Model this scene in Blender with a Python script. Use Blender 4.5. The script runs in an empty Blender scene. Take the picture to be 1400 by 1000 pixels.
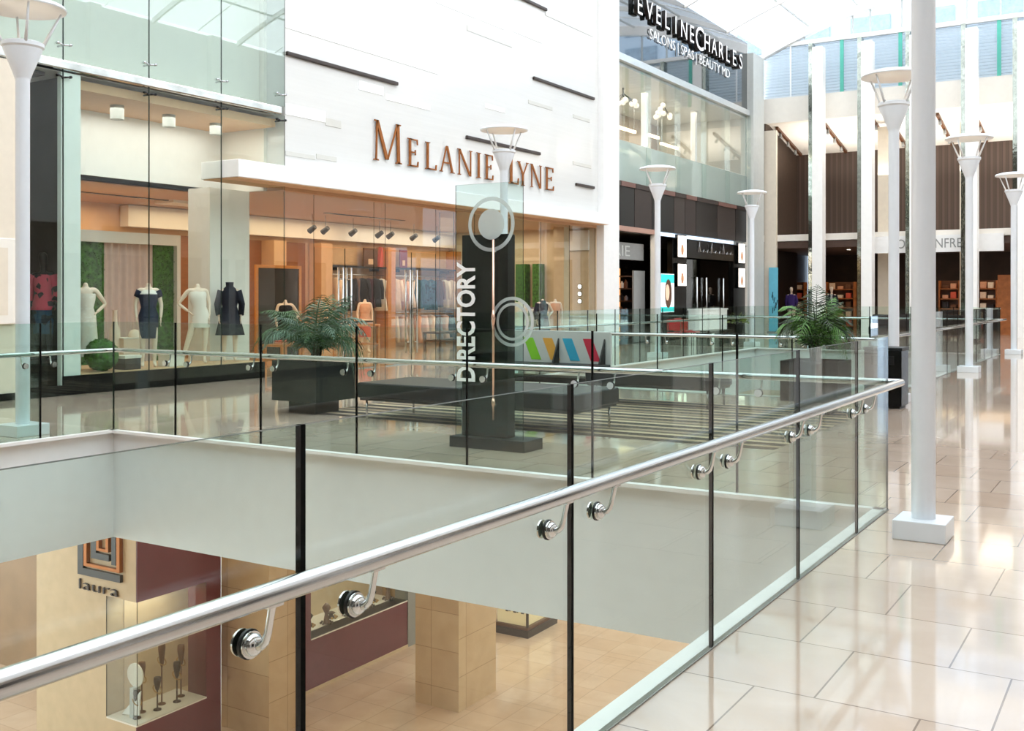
import bpy, bmesh, math, random
from mathutils import Vector, Matrix
random.seed(7)
S = bpy.context.scene
C = S.collection
PI = math.pi
# ------------------------------------------------------------------ camera model (photo treated as 1400x1000)
FPX, HY, EYE = 1433.0, 405.0, 1.55
TH = math.radians(31.70)
FX, FY = -math.sin(TH), math.cos(TH)
RX, RY = math.cos(TH), math.sin(TH)
def ray(px, py=405):
    u = (px-700)/FPX; v = (HY-py)/FPX
    return FX+u*RX, FY+u*RY, v
def atX(px, py, X):
    d = ray(px, py); t = X/d[0]; return Vector((X, d[1]*t, EYE+d[2]*t))
def atY(px, py, Y):
    d = ray(px, py); t = Y/d[1]; return Vector((d[0]*t, Y, EYE+d[2]*t))
def atZ(px, py, Z):
    d = ray(px, py); t = (Z-EYE)/d[2]; return Vector((d[0]*t, d[1]*t, Z))

# ------------------------------------------------------------------ materials
def lin(h):
    h = h.lstrip('#'); r = []
    for i in (0, 2, 4):
        c = int(h[i:i+2], 16)/255
        r.append(c/12.92 if c <= .04045 else ((c+.055)/1.055)**2.4)
    return (*r, 1)
MATS = {}
def mat(name, col, rough=.5, metal=0., var=.06, scale=6., coat=0., spec=.5, emit=None, es=0., bump=0., stretch=(1, 1, 1)):
    if name in MATS: return MATS[name]
    m = bpy.data.materials.new(name); m.use_nodes = True
    nt = m.node_tree; n = nt.nodes; l = nt.links
    b = n['Principled BSDF']
    c = lin(col) if isinstance(col, str) else col
    tc = n.new('ShaderNodeTexCoord'); mp = n.new('ShaderNodeMapping'); mp.inputs['Scale'].default_value = stretch
    nz = n.new('ShaderNodeTexNoise'); nz.inputs['Scale'].default_value = scale; nz.inputs['Detail'].default_value = 4
    l.new(tc.outputs['Object'], mp.inputs[0]); l.new(mp.outputs[0], nz.inputs['Vector'])
    rp = n.new('ShaderNodeValToRGB')
    rp.color_ramp.elements[0].position = .3; rp.color_ramp.elements[1].position = .7
    rp.color_ramp.elements[0].color = (*[x*(1-var) for x in c[:3]], 1)
    rp.color_ramp.elements[1].color = (*[min(1, x*(1+var)) for x in c[:3]], 1)
    l.new(nz.outputs['Fac'], rp.inputs[0]); l.new(rp.outputs[0], b.inputs['Base Color'])
    b.inputs['Roughness'].default_value = rough; b.inputs['Metallic'].default_value = metal
    b.inputs['Coat Weight'].default_value = coat; b.inputs['Specular IOR Level'].default_value = spec
    if emit:
        b.inputs['Emission Color'].default_value = lin(emit) if isinstance(emit, str) else emit
        b.inputs['Emission Strength'].default_value = es
    if bump:
        bp = n.new('ShaderNodeBump'); bp.inputs['Strength'].default_value = bump; bp.inputs['Distance'].default_value = .01
        l.new(nz.outputs['Fac'], bp.inputs['Height']); l.new(bp.outputs[0], b.inputs['Normal'])
    MATS[name] = m
    return m
def glass(name, tint=(.93, .97, .95), f0=.04, gain=.96, rough=0., haze=0., hazecol=(.8, .86, .83)):
    if name in MATS: return MATS[name]
    m = bpy.data.materials.new(name); m.use_nodes = True
    nt = m.node_tree; n = nt.nodes; l = nt.links
    n.remove(n['Principled BSDF']); out = n['Material Output']
    tr = n.new('ShaderNodeBsdfTransparent'); tr.inputs[0].default_value = (*tint, 1)
    gl = n.new('ShaderNodeBsdfGlossy'); gl.inputs['Roughness'].default_value = rough
    lw = n.new('ShaderNodeLayerWeight'); lw.inputs['Blend'].default_value = .5
    pw = n.new('ShaderNodeMath'); pw.operation = 'POWER'; pw.inputs[1].default_value = 5
    ma = n.new('ShaderNodeMath'); ma.operation = 'MULTIPLY_ADD'; ma.inputs[1].default_value = gain; ma.inputs[2].default_value = f0
    ma.use_clamp = True
    mx = n.new('ShaderNodeMixShader')
    l.new(lw.outputs['Facing'], pw.inputs[0]); l.new(pw.outputs[0], ma.inputs[0]); l.new(ma.outputs[0], mx.inputs[0])
    first = tr
    if haze:
        df = n.new('ShaderNodeBsdfDiffuse'); df.inputs[0].default_value = (*hazecol, 1)
        tl = n.new('ShaderNodeBsdfTranslucent'); tl.inputs[0].default_value = (*hazecol, 1)
        m1 = n.new('ShaderNodeMixShader'); m1.inputs[0].default_value = .5
        m2 = n.new('ShaderNodeMixShader'); m2.inputs[0].default_value = haze
        l.new(df.outputs[0], m1.inputs[1]); l.new(tl.outputs[0], m1.inputs[2])
        l.new(tr.outputs[0], m2.inputs[1]); l.new(m1.outputs[0], m2.inputs[2]); first = m2
    l.new(first.outputs[0], mx.inputs[1]); l.new(gl.outputs[0], mx.inputs[2]); l.new(mx.outputs[0], out.inputs[0])
    MATS[name] = m
    return m
def tile_mat(name, c1, c2, mortar, bw, rh, off=.38, rough=.08, msize=.004, loc=(0, 0, 0), rot=(0, 0, 0), scale=1., coat=.3, var=.5):
    if name in MATS: return MATS[name]
    m = bpy.data.materials.new(name); m.use_nodes = True
    nt = m.node_tree; n = nt.nodes; l = nt.links; b = n['Principled BSDF']
    g = n.new('ShaderNodeNewGeometry'); mp = n.new('ShaderNodeMapping')
    mp.inputs['Location'].default_value = loc; mp.inputs['Rotation'].default_value = rot
    br = n.new('ShaderNodeTexBrick'); br.offset = off; br.squash = 1
    br.inputs['Scale'].default_value = 1; br.inputs['Brick Width'].default_value = bw; br.inputs['Row Height'].default_value = rh
    br.inputs['Mortar Size'].default_value = msize; br.inputs['Mortar Smooth'].default_value = .1
    br.inputs['Color1'].default_value = lin(c1); br.inputs['Color2'].default_value = lin(c2); br.inputs['Mortar'].default_value = lin(mortar)
    l.new(g.outputs['Position'], mp.inputs[0]); l.new(mp.outputs[0], br.inputs['Vector'])
    nz = n.new('ShaderNodeTexNoise'); nz.inputs['Scale'].default_value = 2.2; nz.inputs['Detail'].default_value = 8; nz.inputs['Distortion'].default_value = .6
    l.new(g.outputs['Position'], nz.inputs['Vector'])
    rp = n.new('ShaderNodeValToRGB'); rp.color_ramp.elements[0].position = .3; rp.color_ramp.elements[1].position = .72
    rp.color_ramp.elements[0].color = (1-.28*var, 1-.32*var, 1-.38*var, 1); rp.color_ramp.elements[1].color = (1, 1, 1, 1)
    l.new(nz.outputs['Fac'], rp.inputs[0])
    mx = n.new('ShaderNodeMixRGB'); mx.blend_type = 'MULTIPLY'; mx.inputs[0].default_value = 1
    l.new(br.outputs['Color'], mx.inputs[1]); l.new(rp.outputs[0], mx.inputs[2]); l.new(mx.outputs[0], b.inputs['Base Color'])
    b.inputs['Roughness'].default_value = rough; b.inputs['Coat Weight'].default_value = coat; b.inputs['Coat Roughness'].default_value = .03
    MATS[name] = m
    return m
def stripe_mat(name, cols, period, axis='Y', rough=.6, phase=0.):
    """bands of colour along one world axis"""
    m = bpy.data.materials.new(name); m.use_nodes = True
    nt = m.node_tree; n = nt.nodes; l = nt.links; b = n['Principled BSDF']
    g = n.new('ShaderNodeNewGeometry'); sp = n.new('ShaderNodeSeparateXYZ'); l.new(g.outputs['Position'], sp.inputs[0])
    d = n.new('ShaderNodeMath'); d.operation = 'MULTIPLY_ADD'; d.inputs[1].default_value = 1/period; d.inputs[2].default_value = phase
    fr = n.new('ShaderNodeMath'); fr.operation = 'FRACT'
    l.new(sp.outputs[axis], d.inputs[0]); l.new(d.outputs[0], fr.inputs[0])
    rp = n.new('ShaderNodeValToRGB'); rp.color_ramp.interpolation = 'CONSTANT'
    e = rp.color_ramp.elements
    for i, (p, c) in enumerate(cols):
        x = e[i] if i < len(e) else e.new(p)
        x.position = p; x.color = lin(c)
    l.new(fr.outputs[0], rp.inputs[0]); l.new(rp.outputs[0], b.inputs['Base Color'])
    b.inputs['Roughness'].default_value = rough
    MATS[name] = m
    return m
def emis(name, col='#ffffff', st=1.):
    if name in MATS: return MATS[name]
    m = bpy.data.materials.new(name); m.use_nodes = True
    b = m.node_tree.nodes['Principled BSDF']
    b.inputs['Base Color'].default_value = lin(col); b.inputs['Emission Color'].default_value = lin(col); b.inputs['Emission Strength'].default_value = st
    MATS[name] = m
    return m

# ------------------------------------------------------------------ mesh builder
class MB:
    def __init__(s): s.v = []; s.f = []; s.m = []
    def add(s, vs, fs, mi=0):
        o = len(s.v); s.v += [Vector(v) for v in vs]
        for k, f in enumerate(fs):
            s.f.append(tuple(i+o for i in f)); s.m.append(mi[k] if isinstance(mi, (list, tuple)) else mi)
        return s
    def box(s, x0, x1, y0, y1, z0, z1, mi=0, over=None):
        if x0 > x1: x0, x1 = x1, x0
        if y0 > y1: y0, y1 = y1, y0
        if z0 > z1: z0, z1 = z1, z0
        vs = [(x0,y0,z0),(x1,y0,z0),(x1,y1,z0),(x0,y1,z0),(x0,y0,z1),(x1,y0,z1),(x1,y1,z1),(x0,y1,z1)]
        fs = [(0,3,2,1),(4,5,6,7),(0,1,5,4),(1,2,6,5),(2,3,7,6),(3,0,4,7)]
        keys = ['-z','+z','-y','+x','+y','-x']
        mm = [(over or {}).get(k, mi) for k in keys]
        return s.add(vs, fs, mm)
    def quad(s, a, b, c, d, mi=0): return s.add([a,b,c,d], [(0,1,2,3)], mi)
    def tube(s, pts, r, n=10, mi=0, cap=True, flat=1.):
        pts = [Vector(p) for p in pts]
        rs = r if isinstance(r, (list, tuple)) else [r]*len(pts)
        rings = []; up = None
        for i, p in enumerate(pts):
            t = (pts[min(i+1, len(pts)-1)]-pts[max(i-1, 0)]).normalized()
            if up is None:
                a = Vector((0,0,1)) if abs(t.z) < .9 else Vector((1,0,0))
                e1 = t.cross(a).normalized()
            else:
                e1 = (up - t*up.dot(t)).normalized()
            up = e1; e2 = t.cross(e1).normalized()
            rings.append([p+(e1*math.cos(2*PI*k/n)+e2*math.sin(2*PI*k/n)*flat)*rs[i] for k in range(n)])
        return s.loft(rings, mi, cap)
    def loft(s, rings, mi=0, cap=True):
        n = len(rings[0]); vs = [v for r in rings for v in r]; fs = []
        for i in range(len(rings)-1):
            for k in range(n):
                fs.append((i*n+k, i*n+(k+1)%n, (i+1)*n+(k+1)%n, (i+1)*n+k))
        if cap:
            fs.append(tuple(reversed(range(n)))); fs.append(tuple(range((len(rings)-1)*n, len(rings)*n)))
        return s.add(vs, fs, mi)
    def lathe(s, c, prof, n=24, mi=0, cap=True):
        c = Vector(c)
        rings = [[c+Vector((r*math.cos(2*PI*k/n), r*math.sin(2*PI*k/n), z)) for k in range(n)] for r, z in prof]
        return s.loft(rings, mi, cap)
    def ball(s, c, r, n=14, mi=0, sz=1.):
        return s.lathe(c, [(max(1e-4, r*math.sin(PI*i/8)), -r*sz*math.cos(PI*i/8)) for i in range(9)], n, mi, False)
    def prism(s, poly, o, ex, ey, depth, mi=0, mside=None):
        """polygon (2D) placed at o with axes ex, ey and extruded along ex x ey by depth"""
        o, ex, ey = Vector(o), Vector(ex), Vector(ey); ez = ex.cross(ey).normalized()
        n = len(poly)
        vs = [o+ex*p[0]+ey*p[1] for p in poly] + [o+ex*p[0]+ey*p[1]+ez*depth for p in poly]
        fs = [tuple(reversed(range(n))), tuple(range(n, 2*n))] + [(i, (i+1)%n, n+(i+1)%n, n+i) for i in range(n)]
        ms = mi if mside is None else mside
        return s.add(vs, fs, [mi, mi]+[ms]*n)
    def build(s, name, mats, parent=None, smooth=False, bevel=0., seg=2, autosmooth=None):
        base = wloc(parent) if parent else None
        if base is None:
            if s.v:
                xs = [v.x for v in s.v]; ys = [v.y for v in s.v]; zs = [v.z for v in s.v]
                base = Vector(((min(xs)+max(xs))/2, (min(ys)+max(ys))/2, min(zs)))
        me = bpy.data.meshes.new(name)
        me.from_pydata([tuple(v-base) for v in s.v], [], s.f)
        if not isinstance(mats, (list, tuple)): mats = [mats]
        for m in mats: me.materials.append(m)
        me.polygons.foreach_set('material_index', s.m)
        if smooth: me.polygons.foreach_set('use_smooth', [True]*len(me.polygons))
        me.update()
        o = bpy.data.objects.new(name, me); C.objects.link(o)
        if parent: o.parent = parent
        else: o.location = base
        if smooth and autosmooth is not None:
            bm = bmesh.new(); bm.from_mesh(me)
            for e in bm.edges:
                if len(e.link_faces) == 2 and e.calc_face_angle(0) > autosmooth: e.smooth = False
            bm.to_mesh(me); bm.free()
        if bevel:
            b = o.modifiers.new('bev', 'BEVEL'); b.width = bevel; b.segments = seg; b.limit_method = 'ANGLE'
        return o
def wloc(o):
    p = Vector((0, 0, 0))
    while o: p = p + Vector(o.location); o = o.parent
    return p
def thing(name, label, cat, loc=(0,0,0), group=None, rz=0.):
    o = bpy.data.objects.new(name, None); C.objects.link(o); o.location = loc; o.rotation_euler = (0,0,rz)
    o.empty_display_size = .1
    return tag(o, label, cat, group)
def tag(o, label, cat, group=None):
    o['label'] = label; o['category'] = cat
    if group: o['group'] = group
    return o
def struct(o, label=None):
    o['kind'] = 'structure'
    if label: o['label'] = label
    return o
def copy_tree(o, loc, rz=None, label=None, group=None, scale=None):
    r = o.copy(); C.objects.link(r); r.location = loc
    if rz is not None: r.rotation_euler = (0,0,rz)
    if scale: r.scale = scale
    if label: r['label'] = label
    if group: r['group'] = group
    for ch in list(o.children):
        c = ch.copy(); C.objects.link(c); c.parent = r
        for g in list(ch.children):
            d = g.copy(); C.objects.link(d); d.parent = c
    return r
def sbox(name, m, *a, label=None, bevel=0.):
    return struct(MB().box(*a).build(name, m, bevel=bevel), label)

# text: default font, one mesh per letter
_tc = {}
def glyph_mesh(ch, size, ext, off):
    cu = bpy.data.curves.new('t', 'FONT'); cu.body = ch; cu.size = size; cu.extrude = ext; cu.offset = off; cu.resolution_u = 3
    o = bpy.data.objects.new('t', cu); C.objects.link(o)
    dg = bpy.context.evaluated_depsgraph_get(); dg.update()
    me = bpy.data.meshes.new_from_object(o.evaluated_get(dg))
    bpy.data.objects.remove(o); bpy.data.curves.remove(cu)
    return me
def text_w(s, size):
    me = glyph_mesh(s, size, 0, 0)
    xs = [v.co.x for v in me.vertices]; r = (min(xs), max(xs)) if xs else (0, 0)
    bpy.data.meshes.remove(me); return r
def place_mesh(me, name, m, o, ex, ey, parent, sx=1., sy=1., dx=0.):
    ex, ey = Vector(ex), Vector(ey); ez = ex.cross(ey).normalized(); o = Vector(o)
    base = wloc(parent) if parent else Vector((0,0,0))
    for v in me.vertices:
        v.co = o + ex*((v.co.x+dx)*sx) + ey*(v.co.y*sy) + ez*v.co.z - base
    me.materials.clear(); me.materials.append(m)
    me.name = name; ob = bpy.data.objects.new(name, me); C.objects.link(ob)
    if parent: ob.parent = parent
    return ob
def lettering(txt, o, ex, ey, length, height, ext, m, parent, off=0., name='letter', tracking=0.):
    """per-letter meshes, fitted so the run is `length` long and capitals `height` high"""
    hs = glyph_mesh('E', 1., 0, 0); hh = max(v.co.y for v in hs.vertices); bpy.data.meshes.remove(hs)
    x = []; cur = 0.
    for i, ch in enumerate(txt):
        if ch == ' ': x.append(None); continue
        g = text_w(ch, 1.); p = text_w(txt[:i+1], 1.)
        x.append(p[1]-g[1] + tracking*i)
    last = [i for i, c in enumerate(txt) if c != ' '][-1]
    total = x[last]+text_w(txt[last], 1.)[1]
    sx = length/total; sy = height/hh
    for i, ch in enumerate(txt):
        if ch == ' ': continue
        me = glyph_mesh(ch, 1., ext, off)
        place_mesh(me, name, m, o, ex, ey, parent, sx, sy, x[i])

def skin(joints, edges, root=0, levels=2):
    """joints: list of (x,y,z,r); returns a smooth continuous mesh"""
    me = bpy.data.meshes.new('sk'); me.from_pydata([j[:3] for j in joints], edges, [])
    o = bpy.data.objects.new('sk', me); C.objects.link(o)
    sm = o.modifiers.new('s', 'SKIN'); sm.use_smooth_shade = True; sm.branch_smoothing = .3
    for i, sv in enumerate(me.skin_vertices[0].data):
        r = joints[i][3]; sv.radius = (r, joints[i][4] if len(joints[i]) > 4 else r); sv.use_root = (i == root)
    ss = o.modifiers.new('u', 'SUBSURF'); ss.levels = levels; ss.render_levels = levels
    dg = bpy.context.evaluated_depsgraph_get(); dg.update()
    out = bpy.data.meshes.new_from_object(o.evaluated_get(dg))
    bpy.data.objects.remove(o); bpy.data.meshes.remove(me)
    return out
SKY, LP, SUN, EXPO = 2.5, 0.34, 0, 0.86
# ------------------------------------------------------------------ palette
M_floor = tile_mat('beige_marble', '#cdbbab', '#c2ad9b', '#877668', .625, .62, off=.38, rough=.07, loc=(.5075, .29, 0))
M_lfloor = tile_mat('peach_tile', '#d3b89f', '#ccae93', '#a58b74', .62, .62, off=.0, rough=.1, loc=(.2, .1, 0))
M_ltile = tile_mat('tan_wall_tile', '#d6bd9a', '#ccb08c', '#9a8262', 1.1, .62, off=0., rough=.2, rot=(PI/2, 0, 0), loc=(.3, .1, 0), coat=.15)
M_ltile2 = tile_mat('tan_side_tile', '#d6bd9a', '#ccb08c', '#9a8262', .62, 1.1, off=0., rough=.2, rot=(0, PI/2, 0), loc=(.3, .1, 0), coat=.15)
M_white = mat('white_paint', '#efeeec', .45, var=.02)
M_offw = mat('warm_white_paint', '#ece6dc', .5, var=.02)
M_cream = mat('cream_plaster', '#e2d6c4', .6, var=.03)
M_pole = mat('white_powder_coat', '#e4e9ef', .3, var=.015, coat=.3)
M_steel = mat('brushed_steel', '#c4c5c6', .17, metal=1., var=.05, scale=30, stretch=(1, .05, 1))
M_chrome = mat('chrome', '#d8dada', .08, metal=1., var=.02)
M_black = mat('black_rubber', '#060606', .4, var=.1)
M_seal = mat('black_silicone', '#030403', .6, var=.1, spec=.08)
M_blk = mat('black_lacquer', '#070808', .25, var=.1, spec=.3)
M_leather = mat('black_leather', '#0e1215', .42, var=.15, scale=40, bump=.05, spec=.3)
M_char = mat('charcoal_laminate', '#161a1b', .4, var=.08, spec=.3)
M_glass = glass('green_glass', (.90, .955, .932), .03)
M_gedge = mat('green_glass_edge', '#14261f', .35, var=.2, spec=.15)
M_clear = glass('clear_glass', (.95, .975, .965), .05)
M_shopglass = glass('shop_glass', (.91, .955, .935), .035, gain=1.)
M_bayglass = glass('tall_green_glass', (.88, .945, .925), .11, gain=1.)
M_frost = glass('frosted_glass', (.75, .85, .82), .05, haze=.75, hazecol=(.52, .60, .58))
M_roofg = glass('roof_glazing', (.95, .97, .98), .02, gain=.3, haze=.5, hazecol=(.96, .97, .97))
M_dkmirror = mat('dark_mirror_glass', '#0a1214', .03, var=.05, spec=.9, coat=1.)
M_copper = mat('copper_letter', '#9a5a24', .35, metal=.6, var=.08)
M_brown = mat('dark_brown_panel', '#2a1e1a', .4, var=.15, scale=3)
M_dkbrown = mat('near_black_panel', '#120d0c', .3, var=.2)
M_peach = mat('peach_wall', '#d9b08a', .6, var=.04)
M_wood = mat('orange_wood', '#c4813f', .45, var=.16, scale=4, stretch=(1, 1, 12), coat=.2)
M_walnut = mat('walnut', '#5d3a22', .45, var=.2, scale=4, stretch=(1, 1, 8))
M_purple = mat('plum_panel', '#6a2f3a', .3, var=.06, coat=.2)
M_beige = mat('beige_panel', '#cdb695', .55, var=.05)
M_gold = mat('gold_panel', '#b08a52', .4, var=.1)
M_gray = mat('grey_panel', '#8c8d8b', .5, var=.04)
M_ltgray = mat('light_grey_panel', '#bfc2bf', .45, var=.03)
M_blind = mat('louvre_blade', '#eef1f2', .4, var=.03)
M_teal = mat('teal_post', '#4fb3a0', .4, var=.05)
M_bar = mat('bronze_bar', '#3a2f2b', .35, metal=.3, var=.1)
M_slat = mat('bright_white_strip', '#ffffff', .15, var=.01, coat=.6)
M_slatg = mat('pale_grey_strip', '#cfcdc6', .2, var=.02, coat=.6)
M_mirror = mat('mirror_strip', '#9ea39a', .05, metal=1., var=.25, scale=9, bump=.15)
M_skin = mat('ivory_mannequin', '#f2dcc6', .35, var=.02, coat=.2)
M_navy = mat('navy_cloth', '#10131f', .8, var=.15, scale=20)
M_warm = emis('warm_lamp', '#ffe4bf', 1.6)
M_warmsoft = emis('warm_lens', '#ffe2b8', 1.1)
M_lampw = emis('white_lamp', '#fff4e4', 14.)

# ------------------------------------------------------------------ main dimensions (metres; camera stands at x=0, y=0 on the upper floor)
XR, XL, Y1 = -1.68, -10.3, 7.9          # first void
XR2, Y2, Y3 = -3.6, 15.8, 30.5          # second void
XW, XE, YB, YE = -14.5, 3.5, -8.0, 44.0 # facade, other side, wall behind, end wall
DZ = -1.24; LZ = -5.2
# upper floor with two openings
xs = [XW, XL, XR2, XR, XE]; ys = [YB, -4., Y1, Y2, Y3, YE]
def is_void(xa, ya):
    return (XL < xa < XR and -4 < ya < Y1) or (XL < xa < XR2 and Y2 < ya < Y3)
fl = MB(); ce = MB()
for i in range(len(xs)-1):
    for j in range(len(ys)-1):
        if is_void((xs[i]+xs[i+1])/2, (ys[j]+ys[j+1])/2): continue
        a, b, c, d = xs[i], xs[i+1], ys[j], ys[j+1]
        fl.quad((a,c,0),(b,c,0),(b,d,0),(a,d,0))
        ce.quad((a,c,DZ),(a,d,DZ),(b,d,DZ),(b,c,DZ))
struct(fl.build('floor', M_floor), 'glossy beige marble tile floor of the upper level')
struct(ce.build('ceiling_soffit', M_white))
def fascia(name, x0, y0, x1, y1):
    m = MB(); m.quad((x0,y0,-.001),(x1,y1,-.001),(x1,y1,DZ),(x0,y0,DZ))
    struct(m.build(name, M_fasc), 'white slab edge around the opening in the floor')
M_fasc = mat('cool_white_paint', '#e2e7e8', .5, var=.02)
fascia('trim_1', XL, -4, XL, Y1); fascia('trim_2', XL, Y1, XR, Y1); fascia('trim_3', XR, Y1, XR, -4); fascia('trim_4', XR, -4, XL, -4)
fascia('trim_5', XL, Y2, XL, Y3); fascia('trim_6', XL, Y3, XR2, Y3); fascia('trim_7', XR2, Y3, XR2, Y2); fascia('trim_8', XR2, Y2, XL, Y2)
# lower floor
struct(MB().quad((-26,-9,LZ),(6,-9,LZ),(6,50,LZ),(-26,50,LZ)).build('floor_lower', M_lfloor), 'peach tile floor of the lower level')
sbox('wall_lower_back', M_cream, -26, 6, 49.9, 50, LZ, DZ)
sbox('wall_lower_right', M_cream, 5.9, 6, -9, 50, LZ, DZ)
sbox('wall_lower_near', M_cream, -26, 6, -9, -8.9, LZ, DZ)
# walls of the upper level out of frame (seen only in reflections)
wr = MB(); wr.box(XE, XE+.2, YB, YE, 4.2, 12)
wr.box(XE+3, XE+3.2, YB, YE, 0, 4.2)
struct(wr.build('wall_right', M_white))
struct(MB().box(XE, XE+3.2, YB, YE, 4.1, 4.2).build('ceiling_right', M_offw))
struct(MB().quad((XE,YB,0),(XE+3.2,YB,0),(XE+3.2,YE,0),(XE,YE,0)).build('floor_right', M_floor))
sbox('wall_behind', mat('taupe_wall','#4f473f',.6,var=.3,scale=.8), XW-8, XE+3.2, YB-.2, YB, 0, 14.1)
for k in range(9):
    y = -4 + k*5.6
    struct(MB().box(XE-.25, XE+.25, y-.25, y+.25, 0, 12).build('wall_right_pier', M_white))
for k in range(8):
    y = -1.2 + k*5.6
    struct(MB().box(XE+2.9, XE+3.02, y-1.8, y+1.8, .1, 3.2).build('window_right', M_dkbrown))

# ------------------------------------------------------------------ barrel vault
def vz(x): return 12.0+2.05*(1-((x+5.5)/9)**2)
N = 18
vx = [XW+(XE-XW)*i/N for i in range(N+1)]
g = MB()
for i in range(N):
    g.quad((vx[i],YB,vz(vx[i])+.12),(vx[i+1],YB,vz(vx[i+1])+.12),(vx[i+1],YE,vz(vx[i+1])+.12),(vx[i],YE,vz(vx[i])+.12))
struct(g.build('roof_glazing', M_roofg, smooth=True), 'curved white glazed roof over the hall')
for k in range(12):
    y = YB+.3+k*4.3
    if y > YE: break
    m = MB(); rings = []
    for x in vx:
        z = vz(x)
        rings.append([Vector((x,y-.05,z-.10)), Vector((x,y+.05,z-.10)), Vector((x,y+.05,z+.1)), Vector((x,y-.05,z+.1))])
    m.loft(rings); struct(m.build('roof_rib', M_white))
for i in range(1, N):
    if i % 2: continue
    x = vx[i]; z = vz(x)
    struct(MB().box(x-.02, x+.02, YB, YE, z+.02, z+.1).build('roof_purlin', M_ltgray))
for y in [YB+.3+k*2.15 for k in range(24)]:
    m = MB(); m.tube([(x, y, vz(x)+.06) for x in vx], .02, 6); struct(m.build('roof_bar', M_white))
# ------------------------------------------------------------------ guardrails
def guardrail(label, a, b, joints, nrm, rail_ext=(0, 0), br=True, group='glass guardrails', skip_end=()):
    """glass guard from a to b (xy) with joints at distances along it; nrm = side people walk on (where the handrail is)"""
    a = Vector((*a, 0)); b = Vector((*b, 0)); L = (b-a).length; d = (b-a)/L; n = Vector((*nrm, 0))
    root = thing('glass_guardrail', label, 'railing', (a+b)/2, group)
    T = .008; GH = 1.254
    pts = [0]+[j for j in joints if 0.05 < j < L-.05]+[L]
    def ob(m, s0, s1, w0, w1, z0, z1, mi=0, over=None):
        P = lambda s, w, z: a+d*s+n*w+Vector((0,0,z))
        vs = [P(s0,w0,z0),P(s1,w0,z0),P(s1,w1,z0),P(s0,w1,z0),P(s0,w0,z1),P(s1,w0,z1),P(s1,w1,z1),P(s0,w1,z1)]
        fs = [(0,3,2,1),(4,5,6,7),(0,1,5,4),(1,2,6,5),(2,3,7,6),(3,0,4,7)]
        flip = d.cross(n).z < 0
        if flip: fs = [tuple(reversed(f)) for f in fs]
        m.add(vs, fs, mi if not isinstance(mi, tuple) else list(mi))
    for i in range(len(pts)-1):
        s0, s1 = pts[i]+.006, pts[i+1]-.006
        m = MB(); ob(m, s0, s1, -T, T, .002, GH, (0,1,0,1,0,1))
        m.build('glass_panel', [M_glass, M_gedge], root)
    for j in pts[1:-1]:
        m = MB(); ob(m, j-.0075, j+.0075, -T-.0005, T+.0005, .012, GH+.001); m.build('joint_seal', M_seal, root)
    m = MB(); ob(m, 0, L, -.085, -.0082, -.02, .012); m.build('edge_cap', M_white, root)
    m = MB(); ob(m, 0, L, .0085, .0125, .0005, .006); m.build('base_gasket', M_gray, root)
    m = MB(); hz = .92; o = n*.082+Vector((0,0,hz))
    m.tube([a+d*(-rail_ext[0])+o, a+d*(L+rail_ext[1])+o], .0255, 18); m.build('handrail', M_steel, root, smooth=True, autosmooth=.8)
    if br:
        for j in pts[1:-1]:
            for sgn in (-1, 1):
                bracket(root, a+d*(j+sgn*.172), n, d)
    return root
_brm = {}
def bracket(root, p, n, d):
    key = (round(n.x), round(n.y))
    if key not in _brm:
        arm = MB()
        Z = Vector((0,0,1))
        def disc(m, w0, w1, r, z=.80):
            rings = []
            for w, rr in ((w0, r), (w1, r)):
                rings.append([n*w+Z*z+(d*math.cos(2*PI*k/18)+Z*math.sin(2*PI*k/18))*rr for k in range(18)])
            m.loft(rings)
        disc(arm, .0155, .022, .030); disc(arm, -.0135, -.0082, .030)
        rings = []
        for w, rr in ((.022, .025), (.03, .0245), (.038, .018), (.042, .006)):
            rings.append([n*w+Z*.80+(d*math.cos(2*PI*k/18)+Z*math.sin(2*PI*k/18))*rr for k in range(18)])
        arm.loft(rings)
        pts = [n*.036+Z*.800, n*.050+Z*.804, n*.061+Z*.815, n*.068+Z*.834, n*.074+Z*.862, n*.081+Z*.896]
        arm.tube(pts, [.0105, .0105, .0095, .0085, .008, .0085], 10)
        arm.loft([[n*.082+n*(x*.011)+d*(y*.022)+Z*(.892+zz) for x, y in ((-1,-1),(1,-1),(1,1),(-1,1))] for zz in (0, .006)])
        blk = MB(); disc(blk, .0085, .0155, .033)
        def mk(mb, nm, mt):
            me = bpy.data.meshes.new(nm); me.from_pydata([tuple(v) for v in mb.v], [], mb.f); me.materials.append(mt)
            me.polygons.foreach_set('use_smooth', [True]*len(me.polygons))
            bm = bmesh.new(); bm.from_mesh(me)
            for e in bm.edges:
                if len(e.link_faces) == 2 and e.calc_face_angle(0) > .8: e.smooth = False
            bm.to_mesh(me); bm.free(); return me
        _brm[key] = (mk(arm, 'rail_bracket', M_chrome), mk(blk, 'bracket_gasket', M_black))
    o = bpy.data.objects.new('rail_bracket', _brm[key][0]); C.objects.link(o); o.parent = root; o.location = p-wloc(root)
    q = bpy.data.objects.new('bracket_gasket', _brm[key][1]); C.objects.link(q); q.parent = o
j1 = [Y1-v for v in (6.995, 5.694, 4.387, 3.093, 1.795, .497, -.8)]
guardrail('glass guardrail in front, its steel handrail running from lower left up to the corner', (XR, -2.1), (XR, Y1), sorted(v-(-2.1) for v in (6.995, 5.694, 4.390, 3.093, 1.795, .497, -.8)), (1, 0), (0, .082))
guardrail('glass guardrail across the far edge of the front opening, planters and benches behind it', (XL, Y1), (XR, Y1), [v-XL for v in (-9.25, -7.95, -6.66, -5.36, -4.08, -2.81)], (0, 1), (.082, .082))
jl = atX(55, 405, XL).y
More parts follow.
